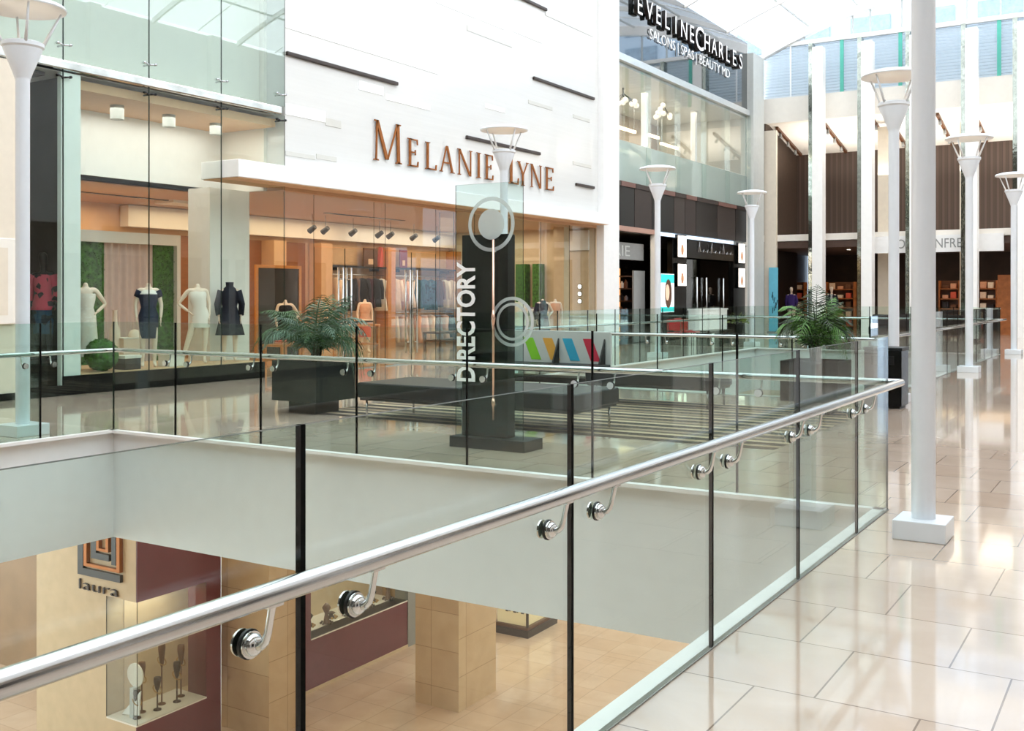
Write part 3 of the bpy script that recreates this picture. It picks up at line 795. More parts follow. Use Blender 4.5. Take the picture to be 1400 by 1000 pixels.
M_coat = mat('navy_coat', '#0b0f24', .85, var=.15, scale=20)
mannequin('mannequin in a dark navy flared coat dress with high collar', mp(314), .9, AD(-1), AD(1),
  [('coat', M_coat, [(.50,0,0,.27,.2),(.7,0,0,.22,.165),(.90,0,0,.18,.135),(1.04,0,0,.135,.105),(1.18,0,-.01,.17,.125),(1.28,0,0,.178,.115),(1.36,0,.005,.14,.085),(1.42,0,0,.07,.065),(1.50,0,0,.075,.07)],
   [([(-.15,0,1.34),(-.225,.01,1.08),(-.205,-.045,.88)],[.075,.062,.055]),([(.15,0,1.34),(.225,.01,1.08),(.205,-.045,.88)],[.075,.062,.055])])])
q = atX(139, 505, -14.82)
m = MB(); m.ball((q.x,q.y,.312+.27), .265, 22, 0); r = random.Random(5)
for k in range(700):
    d = Vector((r.gauss(0,1),r.gauss(0,1),r.gauss(0,1))).normalized(); p = Vector((q.x,q.y,.582))+d*.262
    d1 = (d+Vector((r.uniform(-1,1),r.uniform(-1,1),r.uniform(-1,1)))).normalized()*.03; d2 = d.cross(d1).normalized()*.014
    m.add([p-d2,p+d1*.6,p+d1,p+d2], [(0,1,2,3)])
tag(m.build('boxwood_ball', M_hedge), 'round clipped boxwood ball on the window platform', 'plant')
for k, (px, py, kind) in enumerate(((157,450,'tall'),(172,472,'box'),(184,478,'head'))):
    x = -15.9; q = atX(px, py, x)
    if kind == 'tall':
        t = thing('white_bottle_vase', 'slim tall white vase in the display window', 'vase', (x,q.y,.312))
        m = MB(); m.lathe((x,q.y,0), [(.01,.313),(.09,.313),(.10,.6),(.09,.95),(.045,1.05),(.04,1.28),(.05,1.30),(.035,1.30)], 18); m.build('body', M_skin, t, smooth=True)
    elif kind == 'box':
        t = thing('display_cube', 'ivory display cube between vase and dress stand', 'plinth', (x,q.y,.312))
        MB().box(x-.2,x+.2,q.y-.2,q.y+.18,.313,.78).build('body', M_skin, t, bevel=.01); MB().box(x-.21,x+.21,q.y-.21,q.y+.19,.78,.80).build('top', M_offw, t)
    else:
        t = thing('dress_form_bust', 'white mannequin head on a short stand in the window', 'mannequin head', (x,q.y,.312))
        m = MB(); m.lathe((x,q.y,0), [(.1,.313),(.09,.33),(.03,.36),(.03,.52),(.05,.56)], 16); m.build('stand', M_skin, t, smooth=True)
        m = MB(); m.lathe((x,q.y,0), [(.05,.55),(.055,.60),(.085,.64),(.11,.72),(.12,.80),(.10,.88),(.06,.93),(.005,.945)], 18); m.build('head', M_skin, t, smooth=True)
for k, (px, lb) in enumerate(((174,'dark gift box with white lid under the window portal'),(234,'white gift box between two mannequins on the platform'))):
    q = atX(px, 515, -14.85)
    t = thing('gift_box', lb, 'box', (q.x,q.y,.312), 'gift boxes in the window')
    MB().box(q.x-.15,q.x+.15,q.y-.16,q.y+.16,.313,.50).build('body', M_offw if k else M_brown, t, bevel=.006); MB().box(q.x-.16,q.x+.16,q.y-.17,q.y+.17,.50,.55).build('lid', M_offw, t, bevel=.006)

# ------------------------------------------------------------------ white slatted wall, canopy, lettering
sbox('wall_store_upper', mat('store_white', '#d9d8d5', .22, var=.02, scale=1.5, stretch=(1,.3,14), coat=.5), XW-.5, XW, YS1, 28.45, 3.9, 14.2, label='tall glossy white wall over the clothing store')
t = struct(MB().box(XW-.55, XW+.42, atX(326,250,XW+.42).y, 28.4, 3.70, 4.02).build('trim_canopy', M_white, bevel=.01), 'white projecting canopy over the store entrance')
struct(MB().box(XW-.5, XW+.40, atX(327,250,XW+.42).y, 28.3, 3.685, 3.6995).build('ceiling_canopy', M_peach))
sbox('wall_store_column', M_white, XW-.6, XW+.2, 28.45, 29.5, 0, 14.0)
def wallbar(name, x0, y0, x1, y1, th, m, dep, label, cat, group):
    a, b = atX(x0, y0, XW), atX(x1, y1, XW); z = (a.z+b.z)/2
    o = MB(); o.box(XW, XW+dep, a.y, b.y, z-th/2, z+th/2)
    return tag(o.build(name, m, bevel=min(.02, dep*.4)), label, cat, group)
for k, (c, lb) in enumerate((((390,73,542,115), 'long bronze bar on the white wall beside the tall glass'), ((728,107,811,135),'bronze bar high on the white wall near the white column'),
      ((636,187,737,211),'bronze bar on the white wall behind the lamp dish'), ((786,252,811,257),'short bronze bar low on the white wall by the column'), ((697,-4,746,9),'bronze bar at the top edge of the white wall'))):
    wallbar('wall_bar', *c, .085, M_bar, .07, lb, 'wall bar', 'bronze bars on the white wall')
rs = [(390,33,600,100,.11,0,'long bright white strip above the bronze bar'),(390,146,445,163,.22,0,'broad bright white strip beside the tall glass'),(445,165,466,172,.16,1,'short grey strip at the end of the broad white strip'),(490,115,524,126,.2,0,'short white strip below the long bronze bar'),(527,130,588,150,.13,0,'second white strip below the long bronze bar'),
  (596,0,650,22,.12,0,'white strip at the top of the wall'),(655,24,690,38,.12,0,'white strip at the top of the wall, lower piece'),(638,38,700,62,.13,1,'pale grey strip near the top of the wall'),(700,62,742,60,.001,0,''),(390,209,430,216,.09,1,'pale grey strip above the canopy'),(432,212,460,220,.1,1,'second pale grey strip above the canopy'),
  (663,144,690,152,.12,0,'white strip left of the lamp dish'),(722,40,742,60,.001,0,''),(700,36,741,60,.12,0,'white strip right of the top bronze bar'),(745,22,810,45,.1,1,'pale grey strip by the top of the column'),(722,138,755,150,.1,1,'pale grey strip right of the lamp dish'),(783,158,806,166,.1,1,'short pale grey strip by the column'),(783,222,808,229,.1,1,'pale grey strip above the short bronze bar')]
for r_ in rs:
    if r_[6]: wallbar('wall_strip', *r_[:5], M_slatg if r_[5] else M_slat, .012, r_[6], 'wall strip', 'glossy strips on the white wall')
# serif capitals drawn as stems, hairlines and serifs
def poly_letter(ch, w, T=.105, t=.042):
    st = []
    def bar(x0, y0, x1, y1, wd):   # slanted stroke with horizontal ends
        st.append([(x0-wd/2,y0),(x0+wd/2,y0),(x1+wd/2,y1),(x1-wd/2,y1)])
    def ser(x, y, hw, up): st.append([(x-hw,y),(x+hw,y),(x+hw*.8,y+up*.035),(x-hw*.8,y+up*.035)] if up > 0 else [(x-hw*.8,y+up*.035),(x+hw*.8,y+up*.035),(x+hw,y),(x-hw,y)])
    if ch == 'M':
        bar(.12*w,0,.15*w,1,t); bar(.15*w,1,.48*w,.06,T); bar(.50*w,.06,.83*w,1,t); bar(.87*w,0,.84*w,1,T)
        ser(.12*w,0,.1,1); ser(.87*w,0,.13,1); ser(.12*w,1,.07,-1); ser(.86*w,1,.1,-1)
    elif ch in 'EL':
        bar(.2*w,0,.2*w,1,T); ser(.2*w,0,.15,1); ser(.2*w,1,.15,-1)
        st.append([(.2*w,0),(.85*w,0),(.88*w,.2),(.82*w,.2),(.78*w,.05),(.2*w,.05)][:6])
        if ch == 'E':
            st.append([(.2*w,.95),(.74*w,.95),(.77*w,.80),(.82*w,.80),(.80*w,1),(.2*w,1)]); st.append([(.2*w,.49),(.62*w,.49),(.62*w,.54),(.2*w,.54)]); st.append([(.60*w,.42),(.65*w,.42),(.65*w,.61),(.60*w,.61)])
    elif ch == 'A':
        bar(.14*w,0,.47*w,1,t); bar(.84*w,0,.50*w,1,T); st.append([(.27*w,.33),(.72*w,.33),(.70*w,.385),(.29*w,.385)]); ser(.14*w,0,.1,1); ser(.84*w,0,.14,1)
    elif ch == 'N':
        bar(.17*w,0,.17*w,1,t); bar(.17*w,1,.82*w,0,T); bar(.84*w,0,.84*w,1,t); ser(.17*w,0,.1,1); ser(.84*w,1,.1,-1); ser(.14*w,1,.09,-1)
    elif ch == 'I':
        bar(.5*w,0,.5*w,1,T); ser(.5*w,0,.15,1); ser(.5*w,1,.15,-1)
    elif ch == 'Y':
        bar(.5*w,0,.5*w,.48,T); bar(.5*w,.45,.14*w,1,T); bar(.52*w,.45,.88*w,1,t); ser(.5*w,0,.14,1); ser(.14*w,1,.13,-1); ser(.88*w,1,.1,-1)
    return st
sg = thing('store_sign', 'copper serif letters spread across the white wall above the canopy', 'sign', (XW+.06, 21.7, 4.5))
zb = 4.50
ys = [atX(px, 240, XW).y for px in (507, 549, 556, 578, 582, 600, 604, 626, 623, 645, 652)]
spec = [('M',507,548,.88),('E',555,572,.63),('L',579,597,.63),('A',598,620,.63),('N',622,645,.63),('I',649,656,.63),('E',661,674,.63),('L',694,709,.86),('Y',705,721,.63),('N',722,740,.63),('E',743,757,.63)]
for ch, x0, x1, hh in spec:
    y0 = atX(x0, 240, XW).y; y1 = atX(x1, 240, XW).y; w = (y1-y0)/hh
    m = MB()
    for pl in poly_letter(ch, w):
        m.prism([(p[0]*hh, p[1]*hh) for p in pl], (XW+.03, y0, zb), (0,1,0), (0,0,1), .03)
    m.build('letter', M_copper, sg)

# ------------------------------------------------------------------ entrance glazing with pull handles
ent = thing('entrance_glazing', 'clear glass store front with doors under the white canopy', 'shop window', (XW-.06, 21.8, 0))
ej = [YS1+.03, 15.95, 16.9, 17.85, 18.25, 19.2, 20.15, 21.8, 23.45, 25.1, 26.75, 28.38]
for i in range(len(ej)-1):
    z1 = 3.60
    if i in (1, 2, 4, 5):
        dr = MB().box(XW-.072, XW-.06, ej[i]+.006, ej[i+1]-.006, .02, 2.55, 0, {'-y':1,'+y':1}).build('glass_door', [M_clear, M_gedge], ent)
        yh = ej[i+1]-.13 if i in (1, 4) else ej[i]+.13
        m = MB()
        for xx in (XW-.13, XW-.002): m.tube([(xx,yh,.25),(xx,yh,2.15)], .02, 10)
        for zz in (.5, 1.9): m.tube([(XW-.13,yh,zz),(XW-.002,yh,zz)], .014, 8)
        m.build('pull_handle', M_steel, dr, smooth=True)
        MB().box(XW-.072, XW-.06, ej[i]+.006, ej[i+1]-.006, 2.57, z1, 0, {'-z':1}).build('glass_transom', [M_clear, M_gedge], ent)
        MB().box(XW-.08, XW-.052, ej[i]+.02, ej[i+1]-.02, .004, .02).build('door_rail', M_steel, ent)
    else:
        MB().box(XW-.072, XW-.06, ej[i]+.004, ej[i+1]-.004, .004, z1, 0, {'-y':1,'+y':1}).build('glass_pane', [M_clear, M_gedge], ent)
q = atX(607, 400, XW-.35)
MB().box(XW-.5, XW-.08, 20.9, 20.925, .004, 3.6, 1, {'-y':0,'+y':0}).build('glass_fin', [M_clear, M_gedge], ent)

# ------------------------------------------------------------------ store contents
def garment_mesh(L, W, kind, rnd):
    """hanging garment, local: hangs from z 0 down, width along x"""
    m = MB(); n = 24; R = []
    prof = {'dress': [(-.03,.06,.03),(-.06,.5,.06),(-.10,.92,.08),(-.3,.85,.10),(-.5*L,.72,.09),(-.75*L,.95,.11),(-L,1.15,.13)],
            'jacket': [(-.03,.08,.04),(-.06,.6,.08),(-.10,1,.11),(-.35,1.05,.13),(-.6*L-.05,.95,.12),(-L,1.02,.12)],
            'skirt': [(-.05,.55,.04),(-.09,.62,.06),(-.5*L,.85,.09),(-L,1.05,.12)]}[kind]
    ph = rnd.uniform(0, 6)
    for z, w, d in prof:
        f = min(1, abs(z)/L)*.22
        R.append([Vector((W/2*w*math.cos(a), d*.75*(math.sin(a))*(1+f*math.cos(5*a+ph)), z)) for a in [2*PI*k/n for k in range(n)]])
    m.loft(R)
    if kind == 'jacket':
        for s in (-1, 1): m.tube([(s*W*.46,0,-.09),(s*W*.60,0,-.35),(s*W*.58,.02,-.62*L-.1)], [.06,.055,.045], 8)
    return m
def garment(name, m_, label, pos, rz, L, W, kind, rnd, group):
    pos = Vector(pos); t = thing(name, label, 'clothing', pos, group)
    gm = garment_mesh(L, W, kind, rnd); gm.v = [pos+v for v in gm.v]; gm.build('garment', m_, t, smooth=True)
    h = MB(); h.tube([pos+Vector((0,0,-.06)), pos+Vector((0,0,.0)), pos+Vector((.02,0,.03)), pos+Vector((0,0,.05)), pos+Vector((-.02,0,.035))], .004, 5)
    h.build('hanger_hook', M_steel, t); t.rotation_euler = (0,0,rz); return t
cloth = {n: mat('cloth_'+n, c, .85, var=.08, scale=15) for n, c in (('cream','#e6cdb4'),('peach','#e0a888'),('blush','#e3bfae'),('black','#15131a'),('teal','#1e4a52'),('grey','#8b8790'),('plum','#4a2634'),('coral','#d8604a'),('ivory','#efe2cf'),('brown','#6b4630'),('red','#b53226'),('charcoal','#2e2c30'))}
cloth['patterned'] = P_mix
def wall_rack(label, x, y0, y1, z, n, colors, kinds, L, grp, tier, seed):
    rnd = random.Random(seed)
    t = thing('clothes_rail', label, 'clothes rail', (x,(y0+y1)/2,z), 'wall clothes rails')
    MB().tube([(x,y0,z),(x,y1,z)], .014, 8).build('rail', M_steel, t, smooth=True)
    for y in (y0+.08, y1-.08): MB().tube([(x,y,z),(BX+.05,y,z)], .012, 8).build('rail_arm', M_steel, t)
    for k in range(n):
        y = y0+.14+(y1-y0-.28)*k/max(1, n-1); c = colors[k % len(colors)]; kd = kinds[k % len(kinds)]
        nm = {'dress':'hanging_dress','jacket':'hanging_jacket','skirt':'hanging_skirt'}[kd]
        garment(nm, cloth[c], '%s %s on the %s, %s from its left end' % (c, {'dress':'dress','jacket':'jacket','skirt':'skirt'}[kd], tier, ['first','second','third','fourth','fifth','sixth','seventh','eighth','ninth','tenth'][k]), (x,y,z-.055), rnd.uniform(-.22,.22), L*rnd.uniform(.92,1.05), .42, kd, rnd, grp)
yA, yB2 = atX(452,400,BX+.3).y, atX(523,400,BX+.3).y
yC, yD = atX(534,400,BX+.3).y, atX(618,400,BX+.3).y
wall_rack('upper clothes rail on the back wall left of the wood divider', BX+.36, yA, yB2, 2.16, 8, ['cream','charcoal','black','brown','black','plum','black','ivory'], ['jacket','dress'], .95, 'clothes on the left upper wall rail', 'upper left wall rail', 1)
wall_rack('upper clothes rail on the back wall right of the wood divider', BX+.36, yC, yD, 2.16, 9, ['cream','peach','cream','teal','patterned','patterned','brown','ivory','cream'], ['jacket','jacket','dress'], .95, 'clothes on the right upper wall rail', 'upper right wall rail', 2)
wall_rack('lower clothes rail on the back wall right of the wood divider', BX+.36, yC, yD, 1.05, 9, ['cream','blush','cream','peach','blush','cream','grey','blush','charcoal'], ['skirt','dress'], .85, 'clothes on the right lower wall rail', 'lower right wall rail', 3)
for k, (a_, b_) in enumerate(((yA-.1, yB2), (yC, yD))):
    t = thing('wall_shelf', 'dark wall shelf over the %s clothes rail' % ('left' if k == 0 else 'right'), 'shelf', (BX+.25,(a_+b_)/2,2.36), 'dark wall shelves')
    MB().box(BX+.051, BX+.45, a_, b_, 2.36, 2.41).build('board', M_dkbrown, t); 
    for y in (a_+.3, b_-.3): MB().box(BX+.051, BX+.4, y-.015, y+.015, 2.28, 2.36).build('bracket', M_black, t)
yM = (yB2+yC)/2
sbox('wall_shop_divider', M_wood, BX+.05, BX+.5, yM-.18, yM+.18, 0, 3.0)
sbox('wall_shop_divider_2', M_wood, BX+.05, BX+.5, yD+.02, yD+.5, 0, 3.0)
sbox('wall_shop_divider_3', M_peach, BX+.05, BX+.5, yA-.6, yA-.15, 0, 3.0)
for k, (px, py, w, h, c, lb) in enumerate(((507,351,.62,.55,M_walnut,'brown picture with a small pale square on the wall shelf'),(552,348,.36,.56,mat('deep_red','#7a1c22',.5,var=.05),'deep red picture standing on the right wall shelf'))):
    q = atX(px, py, BX+.3)
    t = thing('framed_picture', lb, 'picture', (q.x,q.y,2.41), 'pictures on the wall shelves')
    MB().box(BX+.26, BX+.30, q.y-w/2, q.y+w/2, 2.411, 2.41+h).build('frame', c, t); MB().box(BX+.30, BX+.303, q.y-w*.18, q.y+w*.18, 2.48, 2.41+h*.42).build('picture', M_peach, t)
q = atX(521, 350, BX+.3)
m = MB(); m.prism([(-.1,0),(.12,0),(.06,.55),(.02,.6)], (BX+.2,q.y,2.411), (0,1,0), (0,0,1), .12); tag(m.build('red_bag', cloth['coral']), 'coral pointed bag beside the brown picture', 'bag')
# black track spots
for k, px in enumerate((427, 445, 483, 519, 534, 566, 597)):
    q = atX(px, 321, -18.2)
    t = thing('track_spotlight', 'black ceiling spotlight in the clothing store, %s from the left' % ['first','second','third','fourth','fifth','sixth','seventh'][k], 'spotlight', (q.x,q.y,3.2), 'black spotlights in the clothing store')
    MB().tube([(q.x-.1,q.y,3.19),(q.x+.09,q.y,3.30)], [.075,.06], 12).build('housing', M_black, t); MB().tube([(q.x,q.y,3.28),(q.x,q.y,3.62)], .007, 6).build('stem', M_black, t)
# wooden framed mirror, tables with folded clothes
q0, q1 = atX(349,450,-17.5), atX(411,450,-17.5)
t = thing('standing_mirror', 'orange wooden framed mirror behind the palm', 'mirror', (-17.5,(q0.y+q1.y)/2,0))
zt = atX(380,363,-17.5).z; m = MB(); m.box(-17.53,-17.47,q0.y,q0.y+.07,.003,zt); m.box(-17.53,-17.47,q1.y-.07,q1.y,.003,zt); m.box(-17.53,-17.47,q0.y+.07,q1.y-.07,zt-.07,zt); m.box(-17.53,-17.47,q0.y+.07,q1.y-.07,.05,.12)
m.build('frame', M_wood, t); MB().box(-17.52,-17.5,q0.y+.07,q1.y-.07,.12,zt-.07).build('glass', mat('dim_mirror','#5a4c44',.1,metal=.8,var=.2), t)
def table(label, x0, x1, y0, y1, h, m_, shelf=True):
    t = thing('display_table', label, 'table', ((x0+x1)/2,(y0+y1)/2,0), 'display tables in the clothing store')
    MB().box(x0,x1,y0,y1,h-.05,h).build('table_top', m_, t, bevel=.005)
    for x in (x0+.04,x1-.04):
        for y in (y0+.04,y1-.04): MB().box(x-.03,x+.03,y-.03,y+.03,.003,h-.05).build('leg', m_, t)
    if shelf: MB().box(x0+.02,x1-.02,y0+.02,y1-.02,.28,.32).build('shelf', m_, t)
    return t
def folded(label, x, y, z, cols, grp):
    for k, c in enumerate(cols):
        o = MB().box(x-.15,x+.15,y-.19,y+.19,z+.001+k*.041,z+.04+k*.041).build('folded_garment', cloth[c], bevel=.015)
        tag(o, '%s folded garment %s' % (c, label+(', bottom of its stack' if k == 0 else ', on top of its stack' if k == len(cols)-1 else ', mid stack')), 'clothing', grp)
q = atX(449, 480, -17.6); q1 = atX(512, 480, -17.6)
table('wooden display table with stacked clothes near the left doors', -18.2, -17.4, q.y, q1.y, .82, M_wood)
for k, (px, cs) in enumerate(((458,('ivory','black','teal')),(478,('grey','teal')),(498,('blush','charcoal','cream')))):
    folded('on the wooden table, %s stack' % ('left' if k == 0 else 'middle' if k == 1 else 'right'), -17.7, atX(px,450,-17.7).y, .82, cs, 'folded clothes on the wooden table')
q = atX(388, 480, -16.3); table('low wooden table behind the palm planter', -16.6, -16.0, q.y-.35, q.y+.35, .5, M_wood, False)
folded('on the low table behind the palm', -16.3, q.y, .5, ('peach','coral'), 'folded clothes on the low table')
mannequin('mannequin in black jacket beside the wooden mirror', (-17.0, atX(390,400,-17.0).y, .003), 1.0, AD(-1), AH(1),
  [('jacket', cloth['black'], dress(0,.75,.18), []), ('trousers', cloth['charcoal'], [(.1,0,0,.15,.09),(.5,0,0,.16,.1),(.8,0,0,.165,.12)], [])])
mannequin('mannequin in coral top between the two pairs of doors', (-18.6, atX(499,400,-18.6).y, .003), 1.0, AD(-1), AD(1),
  [('top', cloth['peach'], dress(0,.8,.17), []), ('skirt', cloth['coral'], [(.42,0,0,.17,.12),(.7,0,0,.17,.125),(.86,0,0,.165,.12)], [])])
q = atX(625, 470, -17.2)
table('low dark display table with dark trays by the directory', -17.5, -16.9, atX(590,470,-17.2).y, atX(632,470,-17.2).y, .55, M_walnut)
# right side wall: doors with round lights, hedge panels, pier, white counters
Yr = 28.4
a, b = atY(772, 430, Yr), atY(806, 430, Yr)
t = thing('panel_door', 'tan door with three round windows at the right end of the clothing store', 'door', ((a.x+b.x)/2, Yr-.03, 0))
MB().box(a.x, b.x, Yr-.06, Yr-.002, .004, 2.9).build('leaf', M_beige, t)
for py in (392, 402, 412):
    q = atY(794, py, Yr); m = MB()
    m.loft([[Vector((q.x+.085*math.cos(2*PI*k/18), y, q.z+.085*math.sin(2*PI*k/18))) for k in range(18)] for y in (Yr-.075, Yr-.06)]); m.build('round_window', M_black, t)
    m = MB(); m.loft([[Vector((q.x+.062*math.cos(2*PI*k/18), y, q.z+.062*math.sin(2*PI*k/18))) for k in range(18)] for y in (Yr-.08, Yr-.075)]); m.build('porthole_light', emis('porthole','#fff0d8',2.2), t)
sbox('trim_15', M_offw, a.x, b.x, Yr-.10, Yr-.002, 2.95, 3.55)
for k, (x0, x1) in enumerate(((706,719),(729,739))):
    a, b = atY(x0,400,Yr-.3), atY(x1,400,Yr-.3)
    tag(MB().box(a.x,b.x,Yr-.35,Yr-.05,.003,2.55).build('hedge_screen', M_hedge), 'tall green hedge screen, %s of two by the right wall' % ('left' if k == 0 else 'right'), 'hedge', 'hedge screens')
a, b = atY(757,400,27.4), atY(771,400,27.4)
sbox('wall_shop_pier_3', M_beige, a.x, b.x, 27.4, 27.75, 0, 3.62)
q = atX(742, 430, -16.2)
mannequin('mannequin in navy coat with pale scarf near the right end of the store', (-15.0, atX(742,430,-15.0).y, .003), .9, AD(-1), AH(1),
  [('coat', M_coat, dress(0,.55,.22), [([(-.15,0,1.34),(-.225,.01,1.08),(-.205,-.045,.88)],[.075,.062,.055])]), ('scarf', cloth['patterned'], [(1.1,.04,-.1,.05,.03),(1.3,.02,-.08,.07,.05),(1.42,0,0,.08,.07)], [])])
mannequin('mannequin in a tan dress near the right end of the store', (-15.05, atX(759,430,-15.05).y, .003), .8, AD(-1), AD(1), [('dress', cloth['peach'], dress(0,.5,.18), [])])
mannequin('mannequin in white blouse seen right of the directory sign', (-15.2, atX(711,430,-15.2).y, .003), .9, AD(-1), AD(1), [('blouse', cloth['ivory'], dress(0,.72,.2), []), ('skirt', cloth['teal'], [(.42,0,0,.16,.12),(.8,0,0,.17,.125)], [])])
for k, (x0, x1, lb) in enumerate(((704,742,'white sales counter right of the directory sign'),(756,808,'low tan counter below the door with round windows'))):
    if k == 0: a, b = atX(x0,450,-15.9), atX(x1,450,-15.9); X0, X1, Y0, Y1_ = -16.4, -15.9, a.y, b.y
    else: a, b = atY(x0,450,27.5), atY(x1,450,27.5); X0, X1, Y0, Y1_ = a.x, XW-.3, 27.82, 28.3
    t = thing('sales_counter', lb, 'counter', ((X0+X1)/2,(Y0+Y1_)/2,0))
    MB().box(X0,X1,Y0,Y1_,.004,.92).build('body', M_offw if k == 0 else M_beige, t); MB().box(X0-.03,X1+.03,Y0-.03,Y1_+.03,.92,.96).build('counter_top', M_offw, t)
    (MB().box(X1,X1+.02,Y0+.1,Y1_-.1,.12,.80) if k == 0 else MB().box(X0+.1,X1-.1,Y0-.02,Y0,.12,.80)).build('front_panel', M_ltgray if k == 0 else M_gold, t)
q = atX(720,430,-16.15)
for k in range(4):
    tag(MB().box(-16.3,-16.05,q.y-.5+k*.3,q.y-.28+k*.3,.961,1.16+.05*(k%2)).build('accessory_box', [cloth['ivory'],M_leaf2,M_offw,cloth['grey']][k], bevel=.01), ['ivory','green','white','grey'][k]+' box on the white sales counter', 'box', 'boxes on the sales counter')
q = atX(262, 290, -18)
tag(MB().box(-18.6,-18.0,q.y-.5,q.y+.5,3.56,3.619).build('ceiling_vent', M_offw), 'white ceiling vent panel inside the clothing store', 'vent')
# ------------------------------------------------------------------ salon front (two storeys) right of the white column
SY0, SY1 = 29.5, 42.0
XI = XW-4.0
# upper sign band
sg = thing('salon_sign', 'dark mirror sign band with white raised letters high on the right of the white column', 'sign', (XW, 35.7, 9.2))
MB().box(XW-.2, XW, SY0+.01, SY1, 9.22, 12.0).build('glass_band', M_dkmirror, sg)
MB().box(XW-.25, XW+.10, SY0, SY1, 9.0, 9.22).build('steel_trim', mat('satin_trim','#d5d8d8',.3,metal=.6,var=.04), sg)
WL = mat('sign_white', '#ffffff', .45, var=.01)
y0, y1 = atX(866,8,XW+.1).y, atX(1015,90,XW+.1).y
def fit_letters(txt, y0, y1, zc, h, big, ext, m, par, off):
    n = len(txt); step = (y1-y0)/n; dk = mat('dark_return', '#1b1412', .4)
    for i, ch in enumerate(txt):
        if ch == ' ': continue
        hh = h*(1.45 if i in big else 1)
        me = glyph_mesh(ch, 1., ext, off); xs_ = [v.co.x for v in me.vertices]; ys_ = [v.co.y for v in me.vertices]
        w = max(xs_)-min(xs_); H_ = max(ys_)-min(ys_)
        sx = hh/H_*1.05
        if w*sx > step*.74 and i not in big: sx = step*.74/w
        ob = place_mesh(me, 'letter', m, (XW+.10, y0+step*(i+.5)-(min(xs_)+w/2)*sx, zc-hh/2 - min(ys_)*hh/H_), (0,1,0), (0,0,1), par, sx, hh/H_)
        me.materials.append(dk)
        for p in me.polygons: p.material_index = 0 if p.normal.x > .8 else 1
fit_letters('EVELINECHARLES', y0, y1, 11.0, .60, (7,), .07, [WL][0], sg, .0)
lettering('SALONS | SPAS | BEAUTY MD', (XW+.05, atX(886,45,XW).y, 10.15), (0,1,0), (0,0,1), atX(996,98,XW).y-atX(886,45,XW).y, .34, .01, WL, sg, -.012)
# upper storey room and glazing
sbox('wall_salon_side', M_offw, XW-.4, XW, SY1, SY1+.02, 0, 12.0)
sbox('floor_salon_upper', M_offw, XI, XW-.27, SY0, SY1, 5.15, 5.25)
sbox('ceiling_salon_upper', M_ltgray, XI, XW-.07, SY0, SY1, 8.9, 8.99)
sbox('wall_salon_upper_back', mat('salon_taupe','#a09488',.6,var=.1), XI-.1, XI, SY0, SY1, 5.25, 8.9)
sbox('wall_salon_upper_side', M_ltgray, XI, XW-.05, SY1-.1, SY1, 5.25, 8.9)
gz = thing('salon_glazing', 'upper floor salon window with frosted lower band above the dark panels', 'shop window', (XW, 35.7, 5.2))
n = 5
for i in range(n):
    a = SY0+(SY1-SY0)*i/n+.01; b = SY0+(SY1-SY0)*(i+1)/n-.01
    MB().box(XW-.03, XW-.012, a, b, 6.52, 8.99).build('clear_pane', M_clear, gz)
    MB().box(XW-.03, XW-.012, a, b, 5.22, 6.50).build('frosted_pane', M_frost, gz)
    MB().box(XW-.06, XW+.16, b-.005, b+.005, 5.22, 9.0).build('glass_fin', M_clear, gz)
for k, (px, py) in enumerate(((852,141),(906,155))):
    q = atX(px, py, XW-1.6)
    t = thing('cluster_chandelier', '%s glass globe chandelier in the upper salon window' % ('left' if k == 0 else 'right'), 'chandelier', (q.x,q.y,q.z), 'globe chandeliers in the salon')
    MB().tube([(q.x,q.y,q.z+.2),(q.x,q.y,8.9)], .03, 8).build('stem', M_black, t)
    rr = random.Random(k)
    for i in range(9):
        c = Vector((q.x+rr.uniform(-.4,.4), q.y+rr.uniform(-.7,.7), q.z+rr.uniform(-.15,.25)))
        m = MB(); m.ball(c, .10, 12); m.build('globe', emis('globe_glow','#f4e6d8',.35), t, smooth=True); MB().tube([c, (q.x,q.y,q.z+.35)], .012, 5).build('globe_arm', M_black, t)
for k, (x0, x1, py, z) in enumerate(((842,870,172,0),(884,902,183,0),(845,890,204,0),(905,928,196,0))):
    XB_ = XW-(2.4,2.4,3.3,2.9)[k]; a, b = atX(x0,py,XB_), atX(x1,py,XB_)
    t = thing('light_bar', 'glowing light bar in the upper salon, %s from the left' % ['first','second','third, lower','fourth'][k], 'lamp', (XB_-.05,(a.y+b.y)/2,a.z-.05), 'light bars in the salon')
    MB().box(XB_-.1, XB_, a.y, b.y, a.z-.05, a.z+.05).build('tube', emis('bar_glow','#ffe6bd',2.), t)
    for y in (a.y+.1, b.y-.1): MB().tube([(XB_-.05,y,a.z+.05),(XB_-.05,y,8.9)], .01, 6).build('rod', M_steel, t)
for k, px in enumerate((883, 950)):
    a = atX(px, 200, XW-1.2)
    sbox('wall_salon_post', M_white, XW-1.35, XW-1.15, a.y-.09, a.y+.09, 5.25, 8.9)
for k, (px, py) in enumerate(((936,222),(984,230))):
    a = atX(px, py, XW-(2.0,1.0)[k])
    t = thing('salon_chair', '%s salon chair behind the upper frosted band' % ('left brown' if k == 0 else 'right dark'), 'chair', (a.x,a.y,5.26), 'salon chairs')
    mm = M_walnut if k == 0 else M_black
    MB().box(a.x-.3,a.x+.3,a.y-.3,a.y+.3,5.75,5.9).build('seat', mm, t, bevel=.04); MB().box(a.x-.35,a.x-.22,a.y-.3,a.y+.3,5.9,6.85).build('backrest', mm, t, bevel=.05)
    MB().tube([(a.x,a.y,5.26),(a.x,a.y,5.75)], .04, 10).build('pedestal', M_steel, t)
